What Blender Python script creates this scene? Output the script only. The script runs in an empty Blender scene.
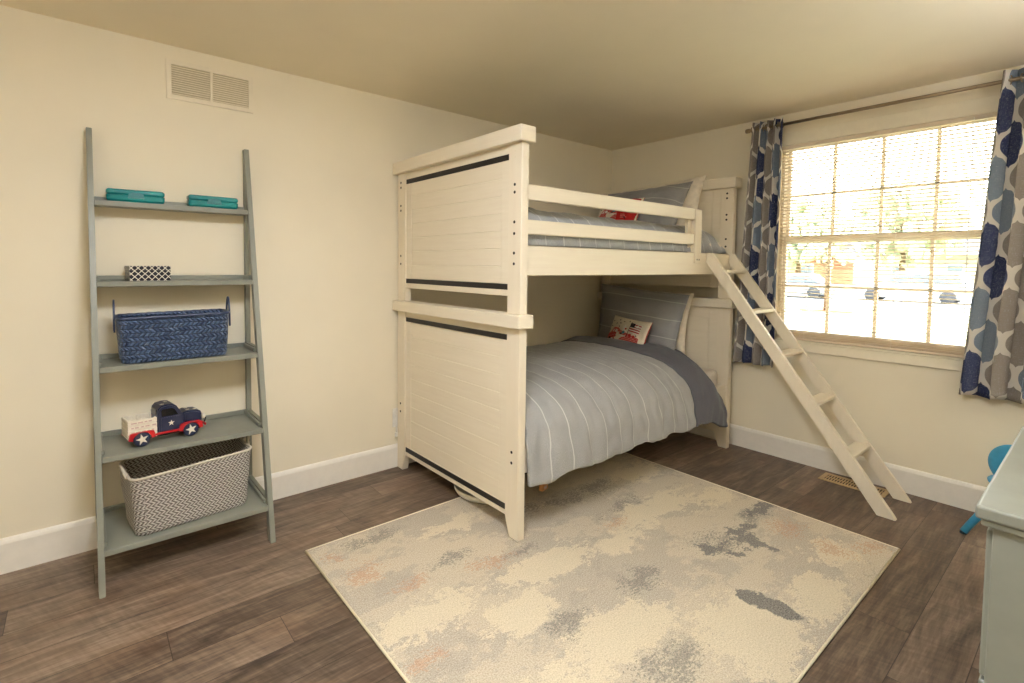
import bpy, bmesh, math, random
from math import sin, cos, pi, sqrt, exp, radians
from mathutils import Vector, Matrix, noise, Euler

random.seed(7)
COL = bpy.context.scene.collection

# ------------------------------------------------------------------ helpers
def lin(c):
    return tuple((v/255/12.92 if v/255 <= .04045 else ((v/255+.055)/1.055)**2.4) for v in c) + (1.0,)

class X:
    """tiny expression wrapper over Math nodes"""
    nt = None
    def __init__(s, v): s.v = v
    @staticmethod
    def op(o, *a):
        n = X.nt.nodes.new('ShaderNodeMath'); n.operation = o
        for i, x in enumerate(a):
            x = x.v if isinstance(x, X) else x
            if isinstance(x, (int, float)): n.inputs[i].default_value = x
            else: X.nt.links.new(x, n.inputs[i])
        return X(n.outputs[0])
    def __add__(s, o): return X.op('ADD', s, o)
    __radd__ = __add__
    def __sub__(s, o): return X.op('SUBTRACT', s, o)
    def __rsub__(s, o): return X.op('SUBTRACT', o, s)
    def __mul__(s, o): return X.op('MULTIPLY', s, o)
    __rmul__ = __mul__
    def __truediv__(s, o): return X.op('DIVIDE', s, o)
    def __rtruediv__(s, o): return X.op('DIVIDE', o, s)
    def __lt__(s, o): return X.op('LESS_THAN', s, o)
    def __gt__(s, o): return X.op('GREATER_THAN', s, o)
def fl(a): return X.op('FLOOR', a)
def fr(a): return X.op('FRACT', a)
def ab(a): return X.op('ABSOLUTE', a)
def sn(a): return X.op('SINE', a)
def cs(a): return X.op('COSINE', a)
def sq(a): return X.op('SQRT', a)
def md(a, b): return X.op('FLOORED_MODULO', a, b)
def mn(a, b): return X.op('MINIMUM', a, b)
def mx(a, b): return X.op('MAXIMUM', a, b)
def sstep(a, lo, hi):
    n = X.nt.nodes.new('ShaderNodeMapRange'); n.interpolation_type = 'SMOOTHSTEP'
    X.nt.links.new(a.v, n.inputs[0]); n.inputs[1].default_value = lo; n.inputs[2].default_value = hi
    return X(n.outputs[0])

class Mat:
    def __init__(s, name, rough=.6, spec=.3, metal=0.0):
        s.m = bpy.data.materials.new(name); s.m.use_nodes = True
        s.nt = s.m.node_tree; X.nt = s.nt
        s.b = s.nt.nodes['Principled BSDF']
        s.b.inputs['Roughness'].default_value = rough
        s.b.inputs['Specular IOR Level'].default_value = spec
        s.b.inputs['Metallic'].default_value = metal
    def node(s, t, **k):
        n = s.nt.nodes.new(t)
        for a, v in k.items(): setattr(n, a, v)
        return n
    def link(s, a, b):
        s.nt.links.new(a.v if isinstance(a, X) else a, b)
    def coords(s, kind='Object', scale=(1, 1, 1), rot=(0, 0, 0), loc=(0, 0, 0)):
        t = s.node('ShaderNodeTexCoord'); m = s.node('ShaderNodeMapping')
        s.link(t.outputs[kind], m.inputs[0])
        m.inputs['Scale'].default_value = scale; m.inputs['Rotation'].default_value = rot; m.inputs['Location'].default_value = loc
        return m.outputs[0]
    def uv(s):
        t = s.node('ShaderNodeTexCoord'); x = s.node('ShaderNodeSeparateXYZ'); s.link(t.outputs['UV'], x.inputs[0])
        return X(x.outputs[0]), X(x.outputs[1])
    def xyz(s, vec=None):
        if vec is None: vec = s.node('ShaderNodeTexCoord').outputs['Object']
        x = s.node('ShaderNodeSeparateXYZ'); s.link(vec, x.inputs[0])
        return X(x.outputs[0]), X(x.outputs[1]), X(x.outputs[2])
    def comb(s, x, y, z=0.0):
        c = s.node('ShaderNodeCombineXYZ')
        for i, a in enumerate((x, y, z)):
            if isinstance(a, X): s.link(a, c.inputs[i])
            else: c.inputs[i].default_value = a
        return c.outputs[0]
    def noise(s, vec, scale=5, detail=4, rough=.55, dist=0.0):
        n = s.node('ShaderNodeTexNoise'); s.link(vec, n.inputs['Vector'])
        n.inputs['Scale'].default_value = scale; n.inputs['Detail'].default_value = detail
        n.inputs['Roughness'].default_value = rough; n.inputs['Distortion'].default_value = dist
        return X(n.outputs['Fac'])
    def white(s, vec):
        n = s.node('ShaderNodeTexWhiteNoise'); s.link(vec, n.inputs['Vector']); return X(n.outputs['Value'])
    def ramp(s, f, stops, interp='LINEAR'):
        r = s.node('ShaderNodeValToRGB'); r.color_ramp.interpolation = interp
        s.link(f, r.inputs[0]); e = r.color_ramp.elements
        while len(e) < len(stops): e.new(.5)
        for i, (p, c) in enumerate(stops): e[i].position = p; e[i].color = lin(c)
        return r.outputs[0]
    def rgb(s, c):
        n = s.node('ShaderNodeRGB'); n.outputs[0].default_value = lin(c); return n.outputs[0]
    def mix(s, f, a, b, mode='MIX'):
        n = s.node('ShaderNodeMix', data_type='RGBA', blend_type=mode)
        if isinstance(f, (int, float)): n.inputs[0].default_value = f
        else: s.link(f, n.inputs[0])
        for i, c in ((6, a), (7, b)):
            if isinstance(c, tuple): n.inputs[i].default_value = lin(c)
            else: s.link(c, n.inputs[i])
        return n.outputs[2]
    def color(s, c):
        if isinstance(c, tuple): s.b.inputs['Base Color'].default_value = lin(c)
        else: s.link(c, s.b.inputs['Base Color'])
        return s
    def bump(s, h, strength=.3, dist=.01):
        n = s.node('ShaderNodeBump'); n.inputs['Strength'].default_value = strength; n.inputs['Distance'].default_value = dist
        s.link(h, n.inputs['Height']); s.link(n.outputs[0], s.b.inputs['Normal']); return s

def plain(name, c, rough=.55, spec=.3, metal=0.0, var=.04, sc=30):
    m = Mat(name, rough, spec, metal)
    n = m.noise(m.coords(), sc, 3)
    d = tuple(max(0, v*(1-var)) for v in c); u = tuple(min(255, v*(1+var)) for v in c)
    m.color(m.ramp(n, [(.3, d), (.7, u)]))
    return m.m

# ------------------------------------------------------------------ materials
def mk_wall(name, c):
    m = Mat(name, .75, .2); n = m.noise(m.coords(), 2.0, 3)
    m.color(m.ramp(n, [(.3, tuple(v*.985 for v in c)), (.7, tuple(min(255, v*1.01) for v in c))]))
    m.bump(m.noise(m.coords(), 120, 3), .06, .002)
    return m.m
M_wall = mk_wall('wall_paint', (234, 225, 202))
M_ceil = mk_wall('ceiling_paint', (238, 228, 205))
M_trim = plain('trim_paint', (236, 231, 220), .35, .4, var=.01)
M_casing = plain('casing_paint', (233, 225, 203), .45, .35, var=.01)
M_vent = plain('vent_paint', (231, 222, 200), .5, var=.01)

M_ventd = plain('vent_shadow_paint', (196, 184, 156), .8, var=.01)

def mk_floor():
    m = Mat('plank_floor', .42, .38)
    x, y, z = m.xyz()
    W, L = .152, 1.22
    row = fl(y/W)
    off = m.white(m.comb(row, 3.7))
    xx = x/L + off
    col = fl(xx)
    pid = m.white(m.comb(row, col, 1.3)); pid2 = m.white(m.comb(row, col, 8.1))
    fy = fr(y/W); fx = fr(xx)
    gap = mx((mn(fy, 1-fy)*W) < .0012, (mn(fx, 1-fx)*L) < .0012)
    v = m.comb(x*1.0 + pid*17, y*7.0 + pid2*9, 0.0)
    g1 = m.noise(v, 3.0, 6, .6, .8)
    v2 = m.comb(x*3.0 + pid2*31, y*40.0, 0.0)
    g2 = m.noise(v2, 3.0, 4, .6)
    v3 = m.comb(x*26.0 + y*9, y*5.0 + pid*5, 0.0)     # cross saw marks
    g3 = m.noise(v3, 2.2, 3, .6)
    f = g1*.50 + g2*.30 + g3*.16 + (pid-.5)*.15
    c = m.ramp(f, [(.33, (60, 49, 41)), (.43, (88, 74, 62)), (.53, (116, 99, 84)), (.66, (148, 131, 113))])
    warm = m.noise(m.comb(x*1.1, y*2.5, 0.0), 2.0, 3)
    c = m.mix(sstep(warm, .45, .72)*.3, c, m.mix(.6, c, (124, 84, 54)))
    c = m.mix(gap*.75, c, (34, 26, 20))
    m.color(c)
    m.link(g2*.25 + .33, m.b.inputs['Roughness'])
    m.bump(g2*.5 + g3*.4 - gap*2.0, .22, .002)
    return m.m
M_floor = mk_floor()

def mk_rug():
    m = Mat('rug_pile', .95, .05)
    x, y, z = m.xyz()
    wx = m.noise(m.comb(x, y, 3.0), 7, 5, .65); wy = m.noise(m.comb(x, y, 13.0), 7, 5, .65)
    big = m.noise(m.comb(x*.9+y*.2, y*1.6, 0.0), 2.2, 5, .6, .3)
    mid = m.noise(m.comb(x*.9, y*1.5, 5.0), 7, 8, .75, .2)
    jag = m.noise(m.comb(x*.8, y*1.2, 21.0), 38, 4, .7)
    spk = m.noise(m.comb(x, y, 9.0), 210, 2, .6)
    spk2 = m.noise(m.comb(x*.7, y*1.3, 31.0), 95, 3, .7)
    ragged = (mid-.5)*2.2 + (jag-.5)*1.5 + (spk-.5)*.5
    xw = x+(wx-.5)*.42; yw = y+(wy-.5)*.26
    def blot(lst, k=1.0):
        r = None
        for (bx, by, rx, ry) in lst:
            dx = (xw-bx)/(rx*k); dy = (yw-by)/(ry*k)
            e = 1 - sq(dx*dx+dy*dy)
            r = e if r is None else mx(r, e)
        return r
    c = m.mix(sstep(big+(mid-.5)*.6+(jag-.5)*.2, .46, .50), (172, 162, 146), (190, 178, 156))
    c = m.mix(sstep(m.noise(m.comb(x, y*1.3, 44.0), 4, 6, .7)+(jag-.5)*.3, .55, .60)*.5, c, (152, 144, 132))
    cr = blot([(-2.18, -.79, .20, .08), (-2.62, -1.23, .26, .11), (-2.36, -1.42, .22, .09), (-2.09, -1.27, .34, .12), (-2.15, -1.68, .30, .16), (-1.3, -1.27, .42, .13),
               (-1.80, -1.95, .30, .22), (-1.41, -2.02, .25, .10), (-.94, -1.38, .25, .09), (-2.50, -1.75, .22, .12), (-1.05, -1.95, .18, .12), (-.95, -.95, .25, .12), (-1.7, -1.35, .22, .08)], .80)
    c = m.mix(sstep(cr*.9 + ragged*.85 + (spk2-.5)*.9, .02, .16)*.84, c, (212, 199, 170))
    dim = blot([(-2.52, -.66, .20, .06), (-1.61, -.93, .16, .08), (-1.80, -.90, .12, .06), (-2.1, -1.13, .16, .04), (-2.26, -1.55, .16, .07), (-1.86, -1.56, .15, .08), (-2.14, -1.86, .2, .08),
                (-2.37, -1.01, .18, .06), (-1.40, -1.15, .22, .05), (-1.35, -.95, .22, .10), (-1.35, -1.62, .16, .12), (-1.0, -1.60, .14, .07)])
    c = m.mix(sstep(dim*1.1 + (mid-.5)*2.0 + (spk2-.5)*4.2, .42, .75)*.75, c, (104, 102, 98))
    rt = blot([(-.94, -1.74, .14, .10), (-1.02, -1.95, .12, .10), (-2.69, -.88, .13, .10), (-2.76, -.72, .08, .07), (-2.71, -1.38, .08, .06), (-2.22, -1.13, .12, .06), (-2.57, -1.05, .10, .06), (-.85, -2.03, .09, .07), (-1.6, -1.25, .12, .05)])
    c = m.mix(sstep(rt*1.2 + (spk2-.5)*5.0 + (mid-.5)*1.2, .55, .85)*.62, c, (178, 130, 94))
    dk = blot([(-1.42, -1.61, .13, .045), (-1.36, -1.68, .07, .04), (-1.23, -1.73, .08, .10), (-1.16, -1.64, .13, .05), (-.86, -1.60, .13, .05)])
    c = m.mix(sstep(dk*1.2 + ragged*1.2 + (spk2-.5)*1.6, .30, .46)*.9, c, (80, 82, 86))
    xw = x+(wx-.5)*.10; yw = y+(wy-.5)*.10
    dk2 = blot([(-1.61, -1.94, .050, .120), (-1.63, -1.88, .050, .05)])
    c = m.mix(sstep(dk2*1.3 + ragged*.55 + (spk2-.5)*.7, .12, .26)*.95, c, (70, 71, 74))
    c = m.mix(.24, c, m.ramp(spk, [(.35, (110, 102, 92)), (.65, (250, 242, 225))]))
    m.color(c)
    m.bump(spk + spk2*.4, .5, .003)
    return m.m
M_rug = mk_rug()
M_rugedge = plain('rug_binding', (222, 211, 184), .9, .05, sc=200)

def mk_bedwood():
    m = Mat('cream_wood', .45, .3)
    x, y, z = m.xyz()
    g = m.noise(m.comb(x*14, y*14, z*1.2), 3.0, 5, .6)
    m.color(m.ramp(g, [(.3, (227, 216, 193)), (.55, (230, 219, 197)), (.75, (232, 222, 201))]))
    m.bump(g, .03, .002)
    return m.m
def mk_bedwood_h():
    m = Mat('cream_wood_lengthwise', .45, .3)
    x, y, z = m.xyz()
    g = m.noise(m.comb(x*1.5, y*1.5, z*22), 3.0, 5, .6)
    m.color(m.ramp(g, [(.3, (226, 215, 193)), (.55, (229, 219, 197)), (.75, (232, 222, 201))]))
    m.bump(g, .06, .002)
    return m.m
M_bed = mk_bedwood(); M_bedh = mk_bedwood_h()
M_black = plain('black_inlay', (30, 26, 24), .4, .4)
M_hole = plain('dark_socket', (34, 26, 20), .6)

def mk_duvet(name, base, stripe, period, axis=0, width=.0028, off=0.0, rough=.9):
    m = Mat(name, rough, .08)
    u, v = m.uv()
    h = m.noise(m.comb(u*260, v*700, 0.0), 1.0, 3, .6)
    h2 = m.noise(m.comb(u*600, v*200, 4.0), 1.0, 2, .6)
    big = m.noise(m.comb(u*6, v*6, 0.0), 1.0, 3)
    f = h*.5 + h2*.35 + big*.15
    b = tuple(base)
    c = m.ramp(f, [(.32, tuple(k*.80 for k in b)), (.5, b), (.70, tuple(min(255, k*1.20) for k in b))])
    if stripe:
        t = u if axis == 0 else v
        wob = (m.noise(m.comb(u*5, v*5, 9.0), 1.0, 2)-.5)*.012
        q = ab(fr((t+wob)/period + off)-.5)*period
        c = m.mix((1-sstep(q, width*.5, width*1.2))*.8, c, stripe)
    m.color(c)
    m.bump(h*.6 + h2*.4 + big, .25, .002)
    m.b.inputs['Sheen Weight'].default_value = .15
    return m.m
M_duvet = mk_duvet('striped_grey_cotton', (153, 153, 151), (202, 201, 196), .122)
M_duvet_up = mk_duvet('striped_blue_grey_cotton', (158, 161, 164), (212, 213, 212), .118, off=.3)
M_sham = mk_duvet('striped_sham_cotton', (142, 142, 141), (198, 197, 193), .128, axis=1, off=.30)
M_charcoal = mk_duvet('charcoal_cotton', (84, 84, 90), None, .1)
M_white = plain('white_cotton', (226, 216, 198), .9, .1)
M_matt = plain('mattress_cloth', (210, 202, 188), .9, .1)

M_sage = plain('sage_paint', (130, 132, 121), .38, .45, var=.025, sc=12)
M_sage2 = plain('sage_paint_pale', (158, 166, 157), .38, .45, var=.02, sc=12)

def mk_curtain():
    m = Mat('trellis_curtain', .9, .08)
    u, v = m.uv()
    W, H = .250, .315
    a = u/W; bb = v/H
    def prof(v_):
        ph = fr(v_/H)                       # 0 at the widest place of the even columns
        f = ab(ph-.5)                       # .5 at widest, 0 at narrowest
        # antisymmetric arabesque profile, read from a ramp
        r = m.node('ShaderNodeValToRGB'); r.color_ramp.interpolation = 'LINEAR'
        m.link(f*2, r.inputs[0]); e = r.color_ramp.elements
        half = [(.36*k/8, 1-.46*(k/8)**2.4) for k in range(9)] + [(.395, .26), (.445, .14)]
        pts = [(p_, -g_) for p_, g_ in half] + [(1-p_, g_) for p_, g_ in half[::-1]]
        while len(e) < len(pts): e.new(.5)
        for i_, (p_, g_) in enumerate(pts): e[i_].position = p_; c_ = (g_+1)/2; e[i_].color = (c_, c_, c_, 1)
        return X(r.outputs[0])*.5
    w = prof(v)
    gp = mn(ab((prof(v+.002)-prof(v-.002))*(W/.004)), 1.15)
    ca = fl(a+.5)
    fa = ab(a-ca)
    inA = fa < w
    dist = ab(fa-w)*W/sq(gp*gp+1)
    rowA = fl(bb+.5)
    idA = md(rowA*2+ca*1, 4)                 # even lattice
    idB = md(fl(bb)*2+1+fl(a)*1, 4)
    idn = idA*inA + idB*(1-inA)
    GREY, BLUE, NAVY = (146, 138, 130), (122, 134, 148), (54, 61, 92)
    c = m.ramp(idn/4+.05, [(0, NAVY), (.25, GREY), (.5, BLUE), (.75, GREY)], 'CONSTANT')
    s1 = m.noise(m.comb(u*45, v*420, 0.0), 1.0, 3, .7); s2 = m.noise(m.comb(u*420, v*45, 3.0), 1.0, 3, .7)
    slub = mx(sstep(s1, .56, .72), sstep(s2, .56, .72))
    c = m.mix(slub*.55, c, (196, 200, 206))
    c = m.mix(1-sstep(dist, .0118, .0138), c, (226, 221, 212))
    m.color(c)
    m.bump(s1+s2, .15, .001)
    tr = m.node('ShaderNodeBsdfTranslucent'); m.link(c, tr.inputs['Color'])
    ms = m.node('ShaderNodeMixShader'); ms.inputs[0].default_value = .12
    out = m.nt.nodes['Material Output']
    m.link(m.b.outputs[0], ms.inputs[1]); m.link(tr.outputs[0], ms.inputs[2]); m.link(ms.outputs[0], out.inputs[0])
    return m.m
M_curtain = mk_curtain()

def mk_zigzag(name, ca, cb, du, dv, amp):
    m = Mat(name, .8, .12); u, v = m.uv()
    row = fl(v/dv); fv = fr(v/dv)
    sgn = md(row, 2)*2-1
    k = u/du + sgn*(fv-.5)*amp
    f = fr(k)
    st = ab(f-.5)*4                       # 0..2, pale strand when < 1
    nz = m.noise(m.comb(u*160, v*160, 0.0), 1.0, 2)
    c = m.mix(sstep(st+(nz-.5)*.4, .98, 1.28), ca, cb)
    ev = mn(fv, 1-fv)
    c = m.mix((1-sstep(ev, .02, .16))*.35, c, (88, 78, 68))
    m.color(c)
    m.bump(mn(ab(st-1)*1.5, ev*4), .8, .005)
    return m.m
def mk_weave(name, ca, cb, du, dv, rough=.5, spec=.4):
    m = Mat(name, rough, spec)
    u, v = m.uv()
    row = fl(v/dv); fv = fr(v/dv)
    sgn = md(row, 2)*2-1
    k = u/du + sgn*(fv-.5)*.8
    strand = fr(k)
    hue = m.white(m.comb(fl(k), row))
    c = m.ramp(hue, [(0, ca), (1, cb)])
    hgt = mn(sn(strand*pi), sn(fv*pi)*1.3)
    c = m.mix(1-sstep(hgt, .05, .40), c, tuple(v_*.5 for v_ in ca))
    m.color(c)
    m.bump(hgt, 1.0, .010)
    return m.m
M_chev = mk_zigzag('herringbone_braid', (236, 231, 221), (118, 108, 98), .0165, .0112, 1.05)
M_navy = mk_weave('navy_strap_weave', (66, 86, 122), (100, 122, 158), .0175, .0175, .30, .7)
M_navyrim = plain('navy_strap', (56, 68, 96), .35, .5)
M_chevrim = plain('braided_rope', (196, 188, 172), .85)

def mk_lattice():
    m = Mat('black_box_lattice', .4, .3)
    u, v = m.uv()
    p = .0245
    a = fr((u+v)/p); b = fr((u-v)/p)
    l = mn(mn(a, 1-a), mn(b, 1-b))
    cu = fr(u/p+.0); dd = ab(fr(u/p)-.5)
    c = m.mix(1-sstep(l, .055, .095), (26, 28, 38), (232, 226, 210))
    q = fr((u+v)/p+.5); r = fr((u-v)/p+.5)
    cx_ = fr((u+v)/p)-.5; cy_ = fr((u-v)/p)-.5
    small = sq(cx_*cx_+cy_*cy_)
    c = m.mix((sstep(small, .0, .1)*0), c, c)
    m.color(c); return m.m
M_lattice = mk_lattice()

def mk_teal():
    m = Mat('teal_plastic', .25, .5)
    n = m.noise(m.coords(), 8, 2)
    m.color(m.ramp(n, [(.3, (12, 124, 128)), (.7, (24, 146, 148))]))
    m.b.inputs['Transmission Weight'].default_value = .15
    return m.m
M_teal = mk_teal()
M_teal2 = plain('teal_plastic_dark', (10, 112, 118), .3, .5)
M_tnavy = plain('truck_navy', (30, 38, 66), .28, .5, var=.1)
M_tred = plain('truck_red', (176, 22, 30), .28, .5)
M_twhite = plain('truck_white', (226, 218, 200), .5)
M_twood = plain('truck_lettering', (196, 170, 160), .6)
M_tblack = plain('truck_dark', (22, 20, 20), .4)
M_tglass = plain('truck_window_dark', (16, 14, 16), .2, .5)
M_bronze = plain('bronze_metal', (158, 142, 118), .28, .5, .8)
M_nickel = plain('nickel_metal', (190, 178, 158), .2, .5, .9)
M_blind = plain('blind_ivory', (226, 210, 186), .5, .3, var=.01)
M_sash = plain('sash_vinyl', (230, 220, 200), .45, .3, var=.01)
M_cord = plain('blind_cord', (238, 232, 220), .8)
M_brass = plain('register_brass', (190, 164, 122), .45, .4, .2)
M_dark = plain('duct_dark', (30, 24, 20), .8)
M_blue = plain('chair_blue', (70, 158, 196), .4, .35)
M_bluedk = plain('chair_foot_dark', (30, 52, 62), .6)
M_plug = plain('white_plastic', (232, 228, 218), .4, .4)
M_wood = plain('pale_wood', (206, 150, 100), .6)
M_cream_cl = plain('accent_linen', (214, 204, 182), .9, .1, sc=200)
M_redcl = plain('accent_red', (170, 38, 36), .9, .1, sc=200)
M_darkcl = plain('accent_dark', (48, 40, 44), .9, .1)
M_flagw = plain('accent_white', (228, 220, 210), .9, .1)
M_teacl = plain('accent_teal', (70, 130, 140), .9, .1)
def mk_check():
    m = Mat('accent_red_check', .9, .1); u, v = m.uv(); p = .009
    ch = (fr(u/p) < .4) * (fr(v/p) < .4)
    m.color(m.mix(ch, (176, 52, 46), (226, 200, 186))); return m.m
M_check = mk_check()

def mk_glass():
    m = bpy.data.materials.new('window_glass'); m.use_nodes = True; nt = m.node_tree
    nt.nodes.remove(nt.nodes['Principled BSDF'])
    g = nt.nodes.new('ShaderNodeBsdfGlossy'); g.inputs['Roughness'].default_value = .02
    t = nt.nodes.new('ShaderNodeBsdfTransparent'); t.inputs[0].default_value = (.94, .96, .95, 1)
    f = nt.nodes.new('ShaderNodeFresnel'); f.inputs[0].default_value = 1.45
    x = nt.nodes.new('ShaderNodeMixShader')
    nt.links.new(f.outputs[0], x.inputs[0]); nt.links.new(t.outputs[0], x.inputs[1]); nt.links.new(g.outputs[0], x.inputs[2])
    nt.links.new(x.outputs[0], nt.nodes['Material Output'].inputs[0]); return m
M_glass = mk_glass()

def mk_ground(name, a, b, sc):
    m = Mat(name, .95, .05); n = m.noise(m.coords(), sc, 5, .65); m.color(m.ramp(n, [(.35, a), (.65, b)])); return m.m
M_grass = mk_ground('lawn', (172, 172, 130), (194, 192, 152), 1.2)
M_road = mk_ground('asphalt', (150, 148, 146), (176, 174, 170), 3)
M_leaf = mk_ground('foliage', (196, 202, 172), (222, 226, 202), 2.5)
M_leaf2 = mk_ground('foliage_dark', (178, 186, 156), (210, 216, 190), 2.5)
M_bark = mk_ground('bark', (110, 88, 70), (144, 122, 100), 6)
M_mulch = mk_ground('mulch', (150, 100, 78), (180, 130, 104), 6)
M_house = mk_ground('house_siding', (188, 180, 166), (204, 196, 182), 1)
M_brick = mk_ground('house_brick', (164, 110, 84), (186, 134, 106), 8)
M_roof = mk_ground('house_roof', (112, 110, 112), (136, 134, 134), 4)
M_carw = plain('car_white', (222, 224, 226), .3, .5)
M_cars = plain('car_silver', (150, 156, 164), .3, .5)
M_carr = plain('car_dark', (70, 76, 88), .3, .5)
M_tyre = plain('tyre', (70, 70, 72), .8)
M_carg = plain('car_glass', (110, 120, 130), .15, .6)

# ------------------------------------------------------------------ mesh helpers
def link_mesh(name, me, mat, parent=None):
    o = bpy.data.objects.new(name, me); COL.objects.link(o)
    if mat: me.materials.append(mat)
    if parent: o.parent = parent
    return o
def obj(name, bm, mat, parent=None, smooth=False):
    me = bpy.data.meshes.new(name); bmesh.ops.recalc_face_normals(bm, faces=bm.faces); bm.to_mesh(me); bm.free()
    if smooth:
        for p in me.polygons: p.use_smooth = True
    return link_mesh(name, me, mat, parent)
def thing(name, label, cat, loc=(0, 0, 0), rz=0, group=None):
    o = bpy.data.objects.new(name, None); COL.objects.link(o); o.empty_display_size = .05
    o.location = loc; o.rotation_euler = (0, 0, rz); o['label'] = label; o['category'] = cat
    if group: o['group'] = group
    return o
def tag(o, label, cat, group=None):
    o['label'] = label; o['category'] = cat
    if group: o['group'] = group
    return o
def struct(o): o['kind'] = 'structure'; return o
def box(bm, a, b, bev=0.0, mat=None, seg=1):
    """box from corner a to corner b, optional transform"""
    x0, y0, z0 = [min(a[i], b[i]) for i in range(3)]; x1, y1, z1 = [max(a[i], b[i]) for i in range(3)]
    vs = [bm.verts.new(p) for p in ((x0,y0,z0),(x1,y0,z0),(x1,y1,z0),(x0,y1,z0),(x0,y0,z1),(x1,y0,z1),(x1,y1,z1),(x0,y1,z1))]
    fs = [bm.faces.new([vs[i] for i in f]) for f in ((0,3,2,1),(4,5,6,7),(0,1,5,4),(1,2,6,5),(2,3,7,6),(3,0,4,7))]
    if bev > 0:
        es = list({e for f in fs for e in f.edges})
        r = bmesh.ops.bevel(bm, geom=es, offset=bev, segments=seg, affect='EDGES', profile=.5)
        vs = list({v for f in r['faces'] for v in f.verts} | {v for v in vs if v.is_valid})
    if mat is not None: bmesh.ops.transform(bm, matrix=mat, verts=[v for v in vs if v.is_valid])
    return vs
def prism(bm, pts, axis, a, b, bev=0.0, mat=None):
    """extrude a 2D polygon along an axis ('x': pts=(y,z), 'y': pts=(x,z), 'z': pts=(x,y))"""
    def mk(p, t): return {'x': (t, p[0], p[1]), 'y': (p[0], t, p[1]), 'z': (p[0], p[1], t)}[axis]
    A = [bm.verts.new(mk(p, a)) for p in pts]; B = [bm.verts.new(mk(p, b)) for p in pts]
    fs = [bm.faces.new(A), bm.faces.new(B[::-1])]
    n = len(pts)
    for i in range(n): fs.append(bm.faces.new((A[i], B[i], B[(i+1) % n], A[(i+1) % n])))
    vs = A+B
    if bev > 0:
        es = list({e for f in fs[:2] for e in f.edges})
        r = bmesh.ops.bevel(bm, geom=es, offset=bev, segments=2, affect='EDGES')
        vs = list({v for f in r['faces'] for v in f.verts} | {v for v in vs if v.is_valid})
    if mat is not None: bmesh.ops.transform(bm, matrix=mat, verts=[v for v in vs if v.is_valid])
    return vs
def tube(bm, pts, r, seg=10, caps=True, rfun=None):
    pts = [Vector(p) for p in pts]; rings = []
    prev = None
    for i, p in enumerate(pts):
        d = (pts[min(i+1, len(pts)-1)]-pts[max(i-1, 0)]).normalized()
        if prev is None:
            u = d.orthogonal().normalized()
        else:
            u = (prev - d*prev.dot(d)).normalized()
        prev = u; w = d.cross(u)
        rr = rfun(i/(len(pts)-1)) if rfun else r
        rings.append([bm.verts.new(p+(u*cos(2*pi*k/seg)+w*sin(2*pi*k/seg))*rr) for k in range(seg)])
    for a, b in zip(rings, rings[1:]):
        for k in range(seg): bm.faces.new((a[k], a[(k+1) % seg], b[(k+1) % seg], b[k]))
    if caps: bm.faces.new(rings[0][::-1]); bm.faces.new(rings[-1])
    return rings
def lathe(bm, prof, c=(0, 0, 0), axis='z', seg=32):
    rings = []
    for r, h in prof:
        ring = []
        for k in range(seg):
            a = 2*pi*k/seg; x, y = r*cos(a), r*sin(a)
            p = {'z': (x, y, h), 'y': (x, h, y), 'x': (h, x, y)}[axis]
            ring.append(bm.verts.new(Vector(c)+Vector(p)))
        rings.append(ring)
    for a, b in zip(rings, rings[1:]):
        for k in range(seg): bm.faces.new((a[k], a[(k+1) % seg], b[(k+1) % seg], b[k]))
    if prof[0][0] > 1e-5: bm.faces.new(rings[0][::-1])
    if prof[-1][0] > 1e-5: bm.faces.new(rings[-1])
    bmesh.ops.remove_doubles(bm, verts=bm.verts, dist=1e-6)
def grid(name, nu, nv, fn, mat, parent=None, solid=0.0, wrap=False, uvfn=None, offset=-1, mats=None, matfn=None, sub=0):
    """grid surface: fn(s,t)->(xyz); uvfn(s,t)->(u,v) metres"""
    vs, fs, uvs = [], [], []
    for j in range(nv+1):
        for i in range(nu+1):
            s, t = i/nu, j/nv
            vs.append(fn(s, t))
            uvs.append(uvfn(s, t) if uvfn else (s, t))
    for j in range(nv):
        for i in range(nu):
            a = j*(nu+1)+i
            fs.append((a, a+1, a+nu+2, a+nu+1))
    me = bpy.data.meshes.new(name); me.from_pydata(vs, [], fs)
    uv = me.uv_layers.new(name='UVMap')
    for l in me.loops: uv.data[l.index].uv = uvs[l.vertex_index]
    for p in me.polygons: p.use_smooth = True
    o = link_mesh(name, me, mat, parent)
    if mats:
        for m in mats: me.materials.append(m)
        for k, p in enumerate(me.polygons): p.material_index = matfn((k % nu+.5)/nu, (k//nu+.5)/nv)
    if solid:
        m = o.modifiers.new('thickness', 'SOLIDIFY'); m.thickness = solid; m.offset = offset; m.use_rim = True
    return o
def rot(axis, a): return Matrix.Rotation(a, 4, axis)
def T(x, y, z): return Matrix.Translation((x, y, z))
def smooth01(a, b, t):
    t = max(0, min(1, (t-a)/(b-a))); return t*t*(3-2*t)

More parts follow.
